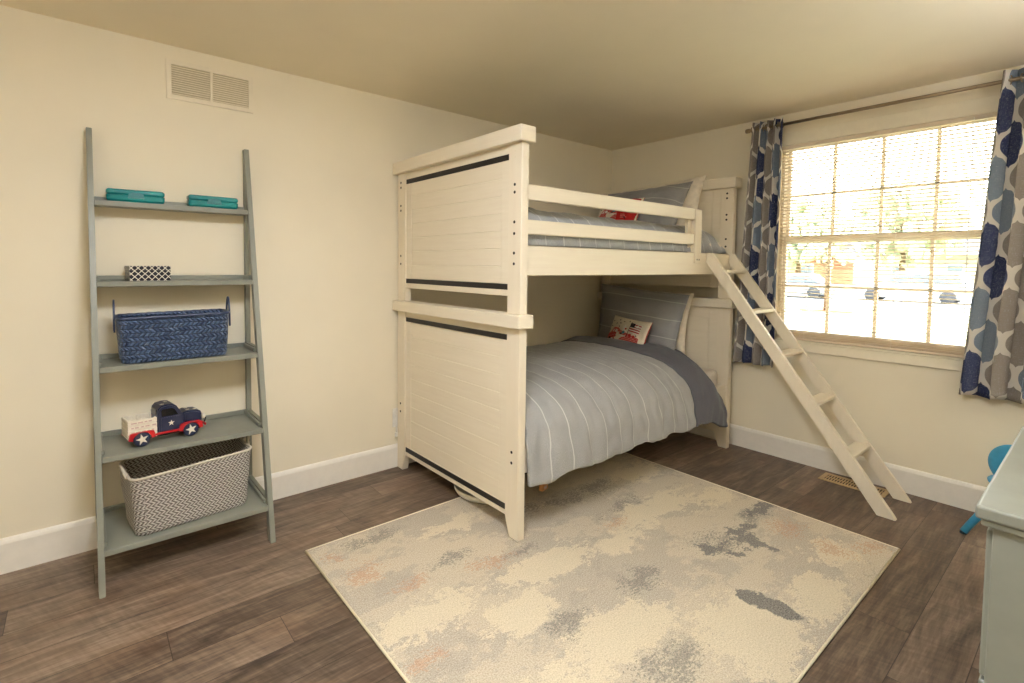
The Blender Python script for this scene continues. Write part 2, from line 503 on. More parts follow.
# ================================================================== ROOM
H = 2.2; XL = -5.0; YN = -4.3; WT = .14
bm = bmesh.new(); box(bm, (XL-.1, YN-.1, -.1), (WT, .1, 0)); struct(obj('floor', bm, M_floor))
bm = bmesh.new(); box(bm, (XL-.1, YN-.1, H), (WT, .1, H+.1)); struct(obj('ceiling', bm, M_ceil))
bm = bmesh.new(); box(bm, (XL-.1, 0, 0), (WT, .1, H)); struct(obj('wall_left', bm, M_wall))
bm = bmesh.new(); box(bm, (XL-.1, YN-.1, 0), (XL, 0, H)); struct(obj('wall_rear', bm, M_wall))
bm = bmesh.new(); box(bm, (XL, YN-.1, 0), (WT, YN, H)); struct(obj('wall_near', bm, M_wall))
WY0, WY1, WZ0, WZ1 = -1.302, -2.335, .765, 2.030     # window opening
bm = bmesh.new()
box(bm, (0, YN, 0), (WT, WY1, H)); box(bm, (0, WY0, 0), (WT, 0, H))
box(bm, (0, WY1, 0), (WT, WY0, WZ0)); box(bm, (0, WY1, WZ1), (WT, WY0, H))
struct(obj('wall_right', bm, M_wall))
def baseboard(name, a, b, inward):
    bm = bmesh.new()
    prof = [(0, 0), (.0145, 0), (.0145, .118), (.011, .128), (.0075, .134), (0, .138)]
    if inward == 'y-': prism(bm, [(-p, z) for p, z in prof], 'x', a, b)
    if inward == 'x-': prism(bm, [(-p, z) for p, z in prof], 'y', a, b)
    if inward == 'y+': prism(bm, [(YN+p, z) for p, z in prof], 'x', a, b)
    if inward == 'x+': prism(bm, [(XL+p, z) for p, z in prof], 'y', a, b)
    struct(obj(name, bm, M_trim))
baseboard('baseboard_left', XL, 0, 'y-'); baseboard('baseboard_right', YN, -.0145, 'x-')
baseboard('baseboard_near', XL, 0, 'y+'); baseboard('baseboard_rear', YN, 0, 'x+')

# ---- window
win = struct(bpy.data.objects.new('window_1', None)); COL.objects.link(win); win.location = (0, -1.84, WZ0)
wl = win.location
def wobj(name, bm, mat):
    bmesh.ops.translate(bm, verts=bm.verts, vec=-Vector(wl)); return obj(name, bm, mat, win)
bm = bmesh.new()
x0, x1 = .035, .125
box(bm, (x0, WY0, WZ0), (x1, WY0-.018, WZ1)); box(bm, (x0, WY1, WZ0), (x1, WY1+.018, WZ1))
box(bm, (x0, WY0-.018, WZ1-.02), (x1, WY1+.018, WZ1)); box(bm, (x0, WY0-.018, WZ0), (x1, WY1+.018, WZ0+.02))
wobj('window_frame', bm, M_sash)
def sash(x, z0, z1, zm, stile, railb, railt):
    ya, yb = WY0-.018, WY1+.018
    bm = bmesh.new()
    box(bm, (x, ya, z0), (x+.03, ya-stile, z1), .002); box(bm, (x, yb, z0), (x+.03, yb+stile, z1), .002)
    box(bm, (x, ya-stile, z0), (x+.03, yb+stile, z0+railb), .002); box(bm, (x, ya-stile, z1-railt), (x+.03, yb+stile, z1), .002)
    wobj('sash_frame', bm, M_sash)
    bm = bmesh.new()
    for ym in (-1.576, -1.811, -2.047):
        box(bm, (x+.006, ym-.008, z0+railb), (x+.024, ym+.008, z1-railt))
    box(bm, (x+.006, ya-stile, zm-.008), (x+.024, yb+stile, zm+.008))
    wobj('muntin_grid', bm, M_sash)
    bm = bmesh.new(); box(bm, (x+.0135, ya-stile, z0+railb), (x+.0165, yb+stile, z1-railt)); wobj('glass_pane', bm, M_glass)
sash(.045, WZ0+.02, 1.425, 1.112, .020, .045, .035)
sash(.08, 1.385, WZ1-.02, 1.688, .020, .035, .030)
bm = bmesh.new()   # interior casing & apron
box(bm, (-.014, WY0+.085, 2.0), (0, WY1-.085, 2.08), .002)
box(bm, (-.014, WY0+.085, .76), (0, WY0, 2.0), .002); box(bm, (-.014, WY1-.085, .76), (0, WY1, 2.0), .002)
box(bm, (-.014, WY0+.085, .705), (0, WY1-.085, .76), .002)
struct(obj('trim_1', bm, M_casing))
bm = bmesh.new(); box(bm, (-.012, WY0+.005, .762), (.05, WY1-.005, .771), .002); struct(obj('trim_2', bm, M_casing))

# ---- blind
bl = thing('window_blind', 'ivory horizontal mini blind lowered over the bright window, slats open', 'blind', (.012, -1.84, WZ0))
def bobj(name, bm, mat, smooth=False):
    bmesh.ops.translate(bm, verts=bm.verts, vec=-Vector((.012, -1.84, WZ0))); return obj(name, bm, mat, bl, smooth)
yA, yB = WY0-.006, WY1+.006; BT = 2.005
bm = bmesh.new(); box(bm, (-.002, yA, BT-.028), (.026, yB, BT-.001), .002); bobj('headrail', bm, M_blind)
bm = bmesh.new()
def slat(bm, z, tilt=radians(-12)):
    n = 4; w = .0245
    top, bot = [], []
    for k in range(n+1):
        t = (k/n-.5)*w; zz = z + .0016*(1-(2*k/n-1)**2)
        X_ = .012 + t*cos(tilt); Z_ = zz + t*sin(tilt)
        sag = 0
        top.append([bm.verts.new((X_, yA-.004, Z_+.0006)), bm.verts.new((X_, yB+.004, Z_+.0006))])
        bot.append([bm.verts.new((X_, yA-.004, Z_-.0006)), bm.verts.new((X_, yB+.004, Z_-.0006))])
    for k in range(n):
        bm.faces.new((top[k][0], top[k][1], top[k+1][1], top[k+1][0]))
        bm.faces.new((bot[k][0], bot[k+1][0], bot[k+1][1], bot[k][1]))
    bm.faces.new((top[0][0], bot[0][0], bot[0][1], top[0][1])); bm.faces.new((top[n][0], top[n][1], bot[n][1], bot[n][0]))
z = BT-.040
while z > .836:
    slat(bm, z); z -= .0208
for k in range(5): slat(bm, .832-k*.0085 - (.004 if k > 2 else 0), radians(-4))
bobj('slats', bm, M_blind, True)
bm = bmesh.new(); box(bm, (.0, yA-.004, .775), (.024, yB+.004, .789), .003); bobj('bottom_rail', bm, M_blind)
for yc in (-1.47, -1.90, -2.235):
    bm = bmesh.new()
    tube(bm, [(-.0005, yc, .78), (-.0005, yc, BT-.02)], .0009, 6); tube(bm, [(.0245, yc, .78), (.0245, yc, BT-.02)], .0009, 6)
    bobj('ladder_cord', bm, M_cord)
bm = bmesh.new(); tube(bm, [(-.006, -2.19, 1.0), (-.006, -2.19, BT-.015)], .0014, 8); bobj('tilt_wand', bm, M_plug)

# ---- curtain rod + curtains
rod = thing('curtain_rod', 'long slim bronze curtain rod above the window', 'curtain rod', (-.09, -1.14, 2.118))
def robj(name, bm, mat, smooth=False):
    bmesh.ops.translate(bm, verts=bm.verts, vec=-Vector((-.09, -1.14, 2.118))); return obj(name, bm, mat, rod, smooth)
bm = bmesh.new(); tube(bm, [(-.09, -1.15, 2.118), (-.09, -2.9, 2.118)], .0095, 14); robj('rod_tube', bm, M_bronze, True)
for s, ye in ((1, -1.15), (-1, -2.9)):
    bm = bmesh.new(); lathe(bm, [(0, -.002), (.0135, 0), (.0145, .006), (.0145, .022), (.012, .026), (0, .028)] if s > 0 else [(0, -.028), (.012, -.026), (.0145, -.022), (.0145, -.006), (.0135, 0), (0, .002)], (-.09, ye, 2.118), 'y', 18)
    robj('finial', bm, M_bronze, True)
    bm = bmesh.new(); yb_ = ye - s*.02 
    box(bm, (-.006, yb_-.012, 2.09), (-.0005, yb_+.012, 2.15), .002); tube(bm, [(-.004, yb_, 2.112), (-.09, yb_, 2.104)], .005, 8)
    robj('rod_bracket', bm, M_bronze)
def curtain(label, ytl, ytr, ybl, ybr, waves, cloth, u0, amp, v0, zt=2.158, zb=.592, ph=0.0, seed=0):
    t0 = thing('curtain', label, 'curtain', (-.09, (ytl+ytr)/2, zt))
    org = Vector(t0.location)
    def f(s, t):
        a = ytl*(1-t)+ybl*t; b = ytr*(1-t)+ybr*t
        th = 2*pi*waves*s + ph
        env = .85+.25*t + .15*sin(7*s+seed)
        y = a+(b-a)*s + .010*sin(2*th)*env
        n = noise.noise(Vector((s*5+seed, t*2.2, seed)))
        x = -.09 + .026*t + amp*cos(th)*env + .014*n*t + .004*noise.noise(Vector((s*18, t*9, 3+seed)))
        y += .010*noise.noise(Vector((s*6, t*3, 11+seed)))*t
        z = zt-(zt-zb)*t + .012*t*noise.noise(Vector((s*4, 1, seed)))
        return Vector((min(x, -.018), y, z))-org
    c = grid('panel', 150, 60, f, M_curtain, t0, solid=.0016, uvfn=lambda s, t: (u0+s*cloth, v0-(zt-zb)*t))
    # grommets where the cloth crosses the rod
    k = 0
    n = int(waves*2)
    for i in range(n+1):
        s = (i*pi+pi/2-ph)/(2*pi*waves)
        if 0 < s < 1:
            yy = f(s, 0.025)[1]+org.y
            bm = bmesh.new()
            R0, r0 = .0185, .0042
            d = -1 if i % 2 == 0 else 1
            rings = []
            for a in range(20):
                A = 2*pi*a/20; ring = []
                for b in range(8):
                    B = 2*pi*b/8
                    ring.append(bm.verts.new(((R0+r0*cos(B))*cos(A), r0*.6*sin(B), (R0+r0*cos(B))*sin(A))))
                rings.append(ring)
            for a in range(20):
                for b in range(8): bm.faces.new((rings[a][b], rings[(a+1) % 20][b], rings[(a+1) % 20][(b+1) % 8], rings[a][(b+1) % 8]))
            bmesh.ops.transform(bm, matrix=T(-.09-org.x, yy-org.y, 2.118-org.z) @ rot('Z', radians(18*d)), verts=bm.verts)
            obj('grommet', bm, M_bronze, t0, True)
    return t0
curtain('narrow bunched trellis-print curtain hanging beside the bunk bed', -1.163, -1.350, -1.072, -1.340, 4.5, 1.0, .06, .034, .10, ph=.3, seed=1)
curtain('wide trellis-print curtain at the right edge, hanging above the grey cabinet', -2.288, -2.80, -2.188, -2.86, 6.5, 1.55, .30, .036, .03, ph=2.2, seed=5, zb=.600, zt=2.165)

# ---- wall vent
vt = thing('air_vent', 'cream painted louvred return air grille high on the left wall', 'vent', (-3.047, 0, 2.05))
bm = bmesh.new()
vx0, vx1, vz0, vz1 = -.183, .183, -.086, .088
for a, b in (((vx0, -.007, vz0), (vx1, 0, vz0+.02)), ((vx0, -.007, vz1-.02), (vx1, 0, vz1)), ((vx0, -.007, vz0+.02), (vx0+.02, 0, vz1-.02)), ((vx1-.02, -.007, vz0+.02), (vx1, 0, vz1-.02)), ((-.0055, -.007, vz0+.02), (.0055, 0, vz1-.02))): box(bm, a, b)
obj('vent_frame', bm, M_vent, vt)
bm = bmesh.new(); box(bm, (vx0+.01, -.0012, vz0+.01), (vx1-.01, -.0003, vz1-.01)); obj('vent_back', bm, M_ventd, vt)
for xa, xb in ((vx0+.02, -.0055), (.0055, vx1-.02)):
    bm = bmesh.new(); n = 13
    for k in range(n):
        zz = vz0+.0225+k*(vz1-vz0-.044)/n
        prism(bm, [(-.0062, zz), (-.0062, zz+.0016), (-.0030, zz+.0062), (-.0030, zz+.0046)], 'x', xa, xb)
    obj('louvres', bm, M_vent, vt)

# ---- floor register
rg = thing('floor_register', 'brass coloured floor register grille between the ladder foot and baseboard', 'vent', (-.122, -1.79, 0))
bm = bmesh.new()
hx, hy = .066, .155
box(bm, (-hx, -hy, .0005), (-hx+.022, hy, .005), .001); box(bm, (hx-.022, -hy, .0005), (hx, hy, .005), .001)
box(bm, (-hx+.022, -hy, .0005), (hx-.022, -hy+.022, .005), .001); box(bm, (-hx+.022, hy-.022, .0005), (hx-.022, hy, .005), .001)
obj('register_frame', bm, M_brass, rg)
bm = bmesh.new()
for k in range(20):
    yy = -hy+.030+k*(2*hy-.06)/19; box(bm, (-hx+.02, yy-.0028, .001), (hx-.02, yy+.0028, .0042))
box(bm, (-.003, -hy+.02, .001), (.003, hy-.02, .0045))
obj('register_bars', bm, M_brass, rg)
bm = bmesh.new(); box(bm, (-hx+.015, -hy+.015, .0002), (hx-.015, hy-.015, .0008)); obj('register_duct', bm, M_dark, rg)

# ---- outlet + plugged adapter behind the bed post
ol = thing('wall_outlet', 'white electrical outlet low on the wall beside the footboard post', 'outlet', (-2.050, 0, .30))
bm = bmesh.new(); box(bm, (-.035, -.006, -.057), (.035, 0, .057), .002); obj('cover_plate', bm, M_plug, ol)
for z_ in (.012, -.040):
    bm = bmesh.new(); box(bm, (-.012, -.0075, z_), (.012, -.0055, z_+.028), .003); obj('socket', bm, M_trim, ol)
ad = thing('wall_plug', 'small white cord plug peeking out behind the footboard post', 'plug', (-2.066, 0, .205))
bm = bmesh.new(); box(bm, (-.012, -.026, -.018), (.014, -.0146, .012), .004); obj('plug_body', bm, M_plug, ad)
bm = bmesh.new(); tube(bm, [(0, -.020, .012), (.001, -.016, .05), (.004, -.011, .10)], .004, 8, rfun=lambda t: .007-.004*t); obj('plug_cord', bm, M_plug, ad, True)

# ================================================================== RUG
rt = thing('area_rug', 'cream and grey distressed abstract area rug under the bunk bed', 'rug', (0, 0, 0))
RX0, RX1, RY0, RY1 = -2.828, -.757, -.575, -2.133
def rugz(x, y):
    return .0075
bm = bmesh.new(); box(bm, (RX0+.012, RY1+.012, .0005), (RX1-.012, RY0-.012, .0085), .001); obj('pile', bm, M_rug, rt)
bm = bmesh.new()
tube(bm, [(RX0+.008, RY1+.008, .0052), (RX0+.008, RY0-.008, .0052)], .0048, 8); tube(bm, [(RX1-.008, RY1+.008, .0052), (RX1-.008, RY0-.008, .0052)], .0048, 8)
tube(bm, [(RX0+.008, RY1+.008, .0052), (RX1-.008, RY1+.008, .0052)], .0048, 8); tube(bm, [(RX0+.008, RY0-.008, .0052), (RX1-.008, RY0-.008, .0052)], .0048, 8)
obj('binding', bm, M_rugedge, rt, True)

# ================================================================== BUNK BED
bed = thing('bunk_bed', 'cream wooden twin bunk bed with plank end panels and black inlay strips', 'bunk bed', (-1.07, -.55, 0))
bo = Vector(bed.location)
def bd(name, bm, mat=M_bed, par=None, smooth=False):
    bmesh.ops.translate(bm, verts=bm.verts, vec=-bo); return obj(name, bm, mat, par or bed, smooth)
YO, YF, PW = -.018, -1.080, .086      # wall side, front, post width
FX0, FX1 = -2.060, -2.017             # footboard posts
HX0, HX1 = -.135, -.090               # headboard posts
def post_lower(xa, xb, ya, yb, inner, zbase):
    # leg tapers on its inner side near the floor
    bm = bmesh.new()
    if inner > 0:      # inner edge is the larger y
        pts = [(ya, zbase), (yb-.030, zbase), (yb, .095), (yb, .955), (ya, .955)]
    else:
        pts = [(yb, zbase), (ya+.030, zbase), (ya, .095), (ya, .955), (yb, .955)]
    prism(bm, pts, 'x', xa, xb, .003); return bm
for xa, xb in ((FX0, FX1), (HX0, HX1)):
    foot = xa == FX0
    for ya, yb, inner in ((YF, YF+PW, 1), (YO-PW, YO, -1)):
        bd('post', post_lower(xa, xb, ya, yb, inner, .0095 if (foot and inner == 1) else .0005))
        bm = bmesh.new(); box(bm, (xa, ya, 1.012), (xb, yb, 1.755), .003); bd('post', bm)
    # caps
    for za, zb in ((.953, 1.012), (1.755, 1.822)):
        bm = bmesh.new(); box(bm, (xa-.027, YF-.020, za), (xb+.020, -.001, zb), .003); bd('cap_rail', bm, M_bedh)
    # end panels
    ya, yb = YF+PW, YO-PW
    px0, px1 = xa+.008, xb-.010
    for z0, z1 in ((.095, .953), (1.090, 1.755)):
        bm = bmesh.new()
        if foot:
            st = .052; top = .04; bot = .035
            box(bm, (px0, ya, z0), (px1, ya+st, z1), .0015); box(bm, (px0, yb-st, z0), (px1, yb, z1), .0015)
            n = 9 if z0 < 1 else 7
            a0 = z0 + 0.0; a1 = z1
            box(bm, (px0, ya+st, z0), (px1, yb-st, z0+.055), .0015)
            box(bm, (px0, ya+st, z1-.06), (px1, yb-st, z1), .0015)
            b0, b1 = z0+.055, z1-.06
            for k in range(n):
                box(bm, (px0+.002, ya+st, b0+(b1-b0)*k/n), (px1-.002, yb-st, b0+(b1-b0)*(k+1)/n), .0026)
            p = bd('end_panel', bm, M_bedh)
            zt = (.8935, .9185) if z0 < 1 else (1.691, 1.717)
            zb_ = (.119, .146) if z0 < 1 else (1.1185, 1.1445)
            for q in (zt, zb_):
                bm = bmesh.new(); box(bm, (px0-.0025, ya+.002, q[0]), (px0+.003, yb-.002, q[1]), .0008); bd('inlay_strip', bm, M_black, p)
        else:
            st = .055
            box(bm, (px0, ya, z0), (px1, ya+st, z1), .0015); box(bm, (px0, yb-st, z0), (px1, yb, z1), .0015)
            box(bm, (px0, ya+st, z0), (px1, yb-st, z0+.06), .0015); box(bm, (px0, ya+st, z1-.075), (px1, yb-st, z1), .0015)
            box(bm, (px0+.008, ya+st, z0+.06), (px1-.004, yb-st, z1-.075))
            box(bm, (px0+.005, ya+st+.012, z0+.072), (px0+.0085, yb-st-.012, z1-.087), .001)
            bd('end_panel', bm, M_bedh)
    # bolt holes
    hz = [1.578, 1.545, 1.416, 1.366, 1.281, 1.234] if foot else [1.72, 1.688, 1.578, 1.545, 1.416, 1.366]
    hy = YF+.044
    for z_ in hz + ([.398, .350] if foot else []):
        bm = bmesh.new(); X_ = xa; lathe(bm, [(0, -.0006), (.0068, -.0006), (.0068, .002), (0, .002)], (X_, hy, z_), 'x', 14); bd('bolt_hole', bm, M_hole)
    hzL = [1.704, 1.676, 1.570, 1.542, 1.277, 1.230, .398, .350] if foot else []
    for z_ in hzL:
        bm = bmesh.new(); lathe(bm, [(0, -.0006), (.0068, -.0006), (.0068, .002), (0, .002)], (xa, YO-.036, z_), 'x', 14); bd('bolt_hole', bm, M_hole)
    if foot:
        for z_ in (1.722, 1.695):
            bm = bmesh.new(); lathe(bm, [(0, -.0004), (.0028, -.0004), (.0028, .002), (0, .002)], (xa, hy, z_), 'x', 12); bd('bolt_hole', bm, M_rugedge)
# rails
RF = -1.068
for z0, z1 in ((.30, .435), (1.181, 1.313)):
    for ya, yb in ((RF, RF+.026), (YO-.042, YO-.016)):
        bm = bmesh.new(); box(bm, (FX1, ya, z0), (HX0, yb, z1), .003); bd('side_rail', bm, M_bedh)
    for k in range(9):
        bm = bmesh.new(); xc = FX1+.08+k*(HX0-FX1-.16)/8
        box(bm, (xc-.035, RF+.026, z0+.02), (xc+.035, YO-.042, z0+.038), .002); bd('mattress_slat', bm, M_bedh)
GX = -.605
for z0, z1 in ((1.364, 1.428), (1.514, 1.582)):
    bm = bmesh.new(); box(bm, (FX1, RF, z0), (GX, RF+.022, z1), .003); bd('guard_rail', bm, M_bedh)
bm = bmesh.new(); box(bm, (GX, RF-.006, 1.250), (GX+.078, RF-.0005, 1.579), .002); box(bm, (GX, RF+.0005, 1.315), (GX+.078, RF+.022, 1.577), .002); bd('guard_post', bm)
bm = bmesh.new(); box(bm, (GX-.032, RF+.0225, 1.315), (GX+.03, RF+.044, 1.540), .002); bd('guard_post', bm)
for xx in (GX+.030, GX+.054):
    bm = bmesh.new(); lathe(bm, [(0, -.0008), (.0048, -.0008), (.0048, .001), (0, .001)], (xx, RF-.006, 1.272), 'y', 12); bd('bolt_hole', bm, M_hole)
bm = bmesh.new(); box(bm, (FX1, YO-.038, 1.615), (HX0, YO-.016, 1.690), .003); bd('guard_rail', bm, M_bedh)
bm = bmesh.new(); box(bm, (FX1, YO-.038, 1.440), (HX0, YO-.016, 1.505), .003); bd('guard_rail', bm, M_bedh)

# ---- ladder
ld = thing('bunk_ladder', 'cream wooden ladder with five rungs leaning from the top bunk to the floor', 'ladder', (-.29, -2.01, 0))
lo = Vector(ld.location)
def lyc(z): return -2.012+(z/1.31)*(.942)
for xa, xb in ((-.456, -.428), (-.156, -.1365)):
    bm = bmesh.new(); hw = .039
    # slightly rounded front toe
    pts = [(lyc(0)-hw+.006, .0005), (lyc(0)+hw, .0005), (-1.0695, 1.257), (-1.0695, 1.316), (lyc(1.316)-hw, 1.316), (lyc(.012)-hw, .012), (lyc(.003)-hw+.001, .003)]
    prism(bm, pts, 'x', xa, xb, .002)
    bmesh.ops.translate(bm, verts=bm.verts, vec=-lo); obj('stringer', bm, M_bed, ld)
for zc in (.250, .490, .727, .962, 1.200):
    bm = bmesh.new(); yc = lyc(zc)
    box(bm, (-.428, yc-.036, zc-.010), (-.156, yc+.036, zc+.010), .003)
    bmesh.ops.translate(bm, verts=bm.verts, vec=-lo); obj('rung', bm, M_bedh, ld)

# ---- mattresses
def mattress(label, z0, z1):
    bm = bmesh.new(); box(bm, (FX1+.012, RF+.035, z0), (HX0-.03, YO-.05, z1), .03, seg=4)
    o = obj('mattress', bm, M_matt, None, True); tag(o, label, 'mattress')
mattress('pale mattress under the duvet of the lower bunk', .330, .535)
mattress('pale mattress under the bedding of the top bunk', 1.221, 1.395)

# ---- lower duvet
def fold(x, y, z, s): return noise.noise(Vector((x*s, y*s, z*s)))
def prof_lower(t):
    """t 0 (wall) .. 1 (front hem) -> y, z"""
    P = [(-.072, .44), (-.075, .575), (-.12, .634), (-.35, .650), (-.65, .646), (-.88, .620), (-1.00, .575), (-1.080, .50), (-1.115, .40), (-1.128, .278)]
    L = [0]
    for a, b in zip(P, P[1:]): L.append(L[-1]+math.dist(a, b))
    d = t*L[-1]
    for i in range(len(P)-1):
        if d <= L[i+1] or i == len(P)-2:
            k = (d-L[i])/(L[i+1]-L[i])
            p0 = P[max(i-1, 0)]; p1 = P[i]; p2 = P[i+1]; p3 = P[min(i+2, len(P)-1)]
            f = lambda a, b, c, e: .5*((2*b)+(-a+c)*k+(2*a-5*b+4*c-e)*k*k+(-a+3*b-3*c+e)*k**3)
            return f(p0[0], p1[0], p2[0], p3[0]), f(p0[1], p1[1], p2[1], p3[1]), L[-1]
PL = prof_lower(1)[2]
def duvet_fn(xa, xb, org, charcoal=False):
    def f(s, t):
        x = xa+(xb-xa)*s
        y, z, _ = prof_lower(t)
        hang = smooth01(.60, 1.0, t)
        # puffed thickness along the charcoal fold, drooping at the head end
        if charcoal:
            e = smooth01(0.30, 1.0, s)
            z -= (.13*e*e)*smooth01(.55, .85, t) + .035*e*(1-smooth01(.1, .5, t))
            y += .06*(s**3)*hang*0
            x2 = x - .02*hang*sin(s*pi)
            puff = .022*sin(pi*min(1, s*1.15))
            z += puff*(1-hang); y -= puff*hang
            x = x2
            # rounded lower corner
            if s > .5: z += .06*((s-.5)/.5)**2*smooth01(.80, 1, t)
        else:
            puff = 0
            edge = smooth01(.985, 1.0, s)
            z -= .014*edge*(1-hang)
        # foot end: drops down next to the footboard
        ft = 1-smooth01(xa_all, xa_all+.05, x)
        # drape folds
        n1 = fold(x*1.0, t*.55, 0, 4.2); n2 = fold(x*1.8+3, t*1.1, 1, 6.0); n3 = fold(x+t*.9, t*2, 2, 11); n4 = abs(fold(x*1.5+t*.7, t*.9-x*.4, 7, 9)); n5 = fold(x, t*1.6, 4, 26)
        y -= (.026*n1 + .016*n2 + .012*(.25-n4))*hang + .009*n3*hang + .0025*n5*hang
        fe = 1-smooth01(-2.01, -1.72, x)
        y += .030*fe*hang; z -= .028*fe*smooth01(.8, 1, t)
        z += (.006*n1+.007*n2+.004*n3+.006*(.25-n4)+.0015*n5)*(1-hang) + .010*n2*smooth01(.88, 1, t)
        z -= .006*sin(x*23+1)*smooth01(.93, 1, t)
        return Vector((x, y, z))-org
    return f
xa_all = -1.998
DLO = Vector((-1.1, -.6, .60))
dv = thing('duvet', 'grey pinstriped duvet folded back to charcoal, on the lower bunk', 'duvet', DLO)
grid('striped_cover', 150, 90, duvet_fn(-2.010, -.660, DLO), M_duvet, dv, solid=.022, uvfn=lambda s, t: (-2.010+1.350*s, t*PL))
o = grid('folded_back_lining', 60, 90, duvet_fn(-.685, -.285, DLO, True), M_charcoal, dv, solid=.03, uvfn=lambda s, t: (-.685+.400*s, t*PL)); o['label'] = 'charcoal folded-back end'
# a second rolled lip where the cover is turned back
def lipf(s, t):
    b = duvet_fn(-.685, -.285, DLO, True)(.02, .10+.895*t)
    a = 2*pi*s; r = .014
    nx = cos(a)*r; nz = sin(a)*r
    hang = smooth01(.6, 1, .10+.895*t)
    return Vector((b.x-.012+nx, b.y - nz*hang - .006*hang, b.z + nz*(1-hang) + .004*(1-hang)))
grid('turned_edge', 10, 90, lipf, M_duvet, dv, uvfn=lambda s, t: (.03+s*.02, t*PL))

# ---- upper duvet
UPO = Vector((-1.07, -.55, 1.42))
up = thing('duvet', 'blue-grey pinstriped duvet on the top bunk behind the guard rails', 'duvet', UPO)
def upf(s, t):
    x = -2.005+(-.142+2.005)*s
    y0, y1 = -.070, -1.036
    # superellipse cross-section
    c = 2*t-1
    yy = (y0+y1)/2 + (y1-y0)/2*(abs(c)**.9 if c > 0 else -(abs(c)**.9))
    e = 1-abs(c)**7
    top = 1.478 + .016*(1-c*c)
    endh = smooth01(0.0, .11, 1-s)
    top -= .085*(1-endh)**1.8; top += .014*smooth01(-1.2, -1.9, x)*0 + .014*max(0, (-1.1-x)/.9)
    z = 1.318 + (top-1.318)*(max(e, 0))**.55
    n = fold(x, yy, 0, 5); n2 = fold(x*2, yy*2, 5, 7)
    z += (.011*n+.010*n2+.006*fold(x+yy, yy, 9, 16)-.010*abs(fold(x*1.3, yy*.8, 3, 10)))*min(1, e*3)
    if t > .85: yy += (.010*fold(x, 3, 3, 14)+.006*fold(x, z*3, 5, 30))*smooth01(.85, .95, t)
    return Vector((x, yy, z))-UPO
grid('striped_cover', 170, 80, upf, M_duvet_up, up, solid=.012, uvfn=lambda s, t: (-1.996+1.846*s, t*1.3))

# ---- pillows
def pillow_pts(W, Hh, Tt, flange=0.0, pinch=.05, sag=0.0, seed=0, taper=0.0):
    """returns f(s,t,side) in local frame: X width, Z height, Y thickness"""
    def f(s, t, side):
        a, b = 2*s-1, 2*t-1
        px = 1-pinch*(1-b*b)*0 ; 
        x = a*W/2*(1-pinch*(1-b*b))*(1+taper*b); z = b*Hh/2*(1-pinch*(1-a*a))
        fa = abs(a)/(1-flange/W*2) if flange else abs(a); fb = abs(b)/(1-flange/Hh*2) if flange else abs(b)
        h = max(0, 1-min(1, fa)**2.6)**.55 * max(0, 1-min(1, fb)**2.6)**.55
        h = h*Tt/2 + .002
        wr = noise.noise(Vector((a*3+seed, b*3, seed)))*.010*Tt/.14 + noise.noise(Vector((a*7+seed, b*6, seed+3)))*.004*Tt/.14
        y = side*h + (wr if h > .004 else wr*.6)
        z -= sag*(1-b*b)*.0 + sag*(a)*1.0
        return Vector((x, y, z))
    return f
def closed_pillow(name, parent, f, mat_front, mat_back, nu=44, nv=34, rim=None):
    vs, fs, uvs, mi = [], [], [], []
    for side in (-1, 1):
        base = len(vs)
        for j in range(nv+1):
            for i in range(nu+1):
                p = f(i/nu, j/nv, side); vs.append(p); uvs.append((p.x+.5, p.z+.5))
        for j in range(nv):
            for i in range(nu):
                a = base+j*(nu+1)+i
                q = (a, a+1, a+nu+2, a+nu+1)
                fs.append(q if side < 0 else q[::-1]); mi.append(0 if side < 0 else 1)
    N = (nu+1)*(nv+1)
    edge = [i for i in range(nu+1)]+[(nu+1)*j+nu for j in range(1, nv+1)]+[(nu+1)*nv+i for i in range(nu-1, -1, -1)]+[(nu+1)*j for j in range(nv-1, 0, -1)]
    for k in range(len(edge)):
        a, b = edge[k], edge[(k+1) % len(edge)]
        fs.append((b, a, a+N, b+N)); mi.append(1)
    me = bpy.data.meshes.new(name); me.from_pydata(vs, [], fs)
    uv = me.uv_layers.new(name='UVMap')
    for l in me.loops: uv.data[l.index].uv = uvs[l.vertex_index]
    for p in me.polygons: p.use_smooth = True
    o = link_mesh(name, me, mat_front, parent); me.materials.append(mat_back)
    for k, p in enumerate(me.polygons): p.material_index = mi[k]
    return o
def place(o, c, normal_yaw, lean, roll=0.0):
    """local -Y is the pillow's front; yaw about Z, lean about local X, roll about local Y"""
    o.matrix_world = T(*c) @ rot('Z', normal_yaw) @ rot('X', lean) @ rot('Y', roll)
# head is at +x, so pillow front (-Y) must face -x : yaw -90deg ; local X -> -y
YAW = radians(-90)
w1 = closed_pillow('pillow', None, pillow_pts(.70, .46, .15, pinch=.07, seed=9), M_white, M_white)
tag(w1, 'plain white pillow behind the grey sham on the lower bunk', 'pillow'); place(w1, (-.208, -.490, .832), YAW, radians(-6), radians(3))
p1 = closed_pillow('pillow', None, pillow_pts(.70, .46, .17, flange=.028, pinch=.035, seed=2, taper=.055), M_sham, M_sham)
tag(p1, 'grey pinstriped pillow sham standing on the lower bunk', 'pillow'); place(p1, (-.308, -.487, .834), YAW, radians(-8), radians(4))
w2 = closed_pillow('pillow', None, pillow_pts(.70, .44, .15, pinch=.07, seed=19), M_white, M_white)
tag(w2, 'plain white pillow behind the grey sham on the top bunk', 'pillow'); place(w2, (-.222, -.555, 1.636), YAW, radians(-20), radians(-3))
p2 = closed_pillow('pillow', None, pillow_pts(.70, .46, .20, flange=.026, pinch=.045, seed=12), M_sham, M_sham)
tag(p2, 'grey pinstriped pillow sham propped on the top bunk', 'pillow'); place(p2, (-.345, -.495, 1.618), YAW, radians(-34), radians(-2))

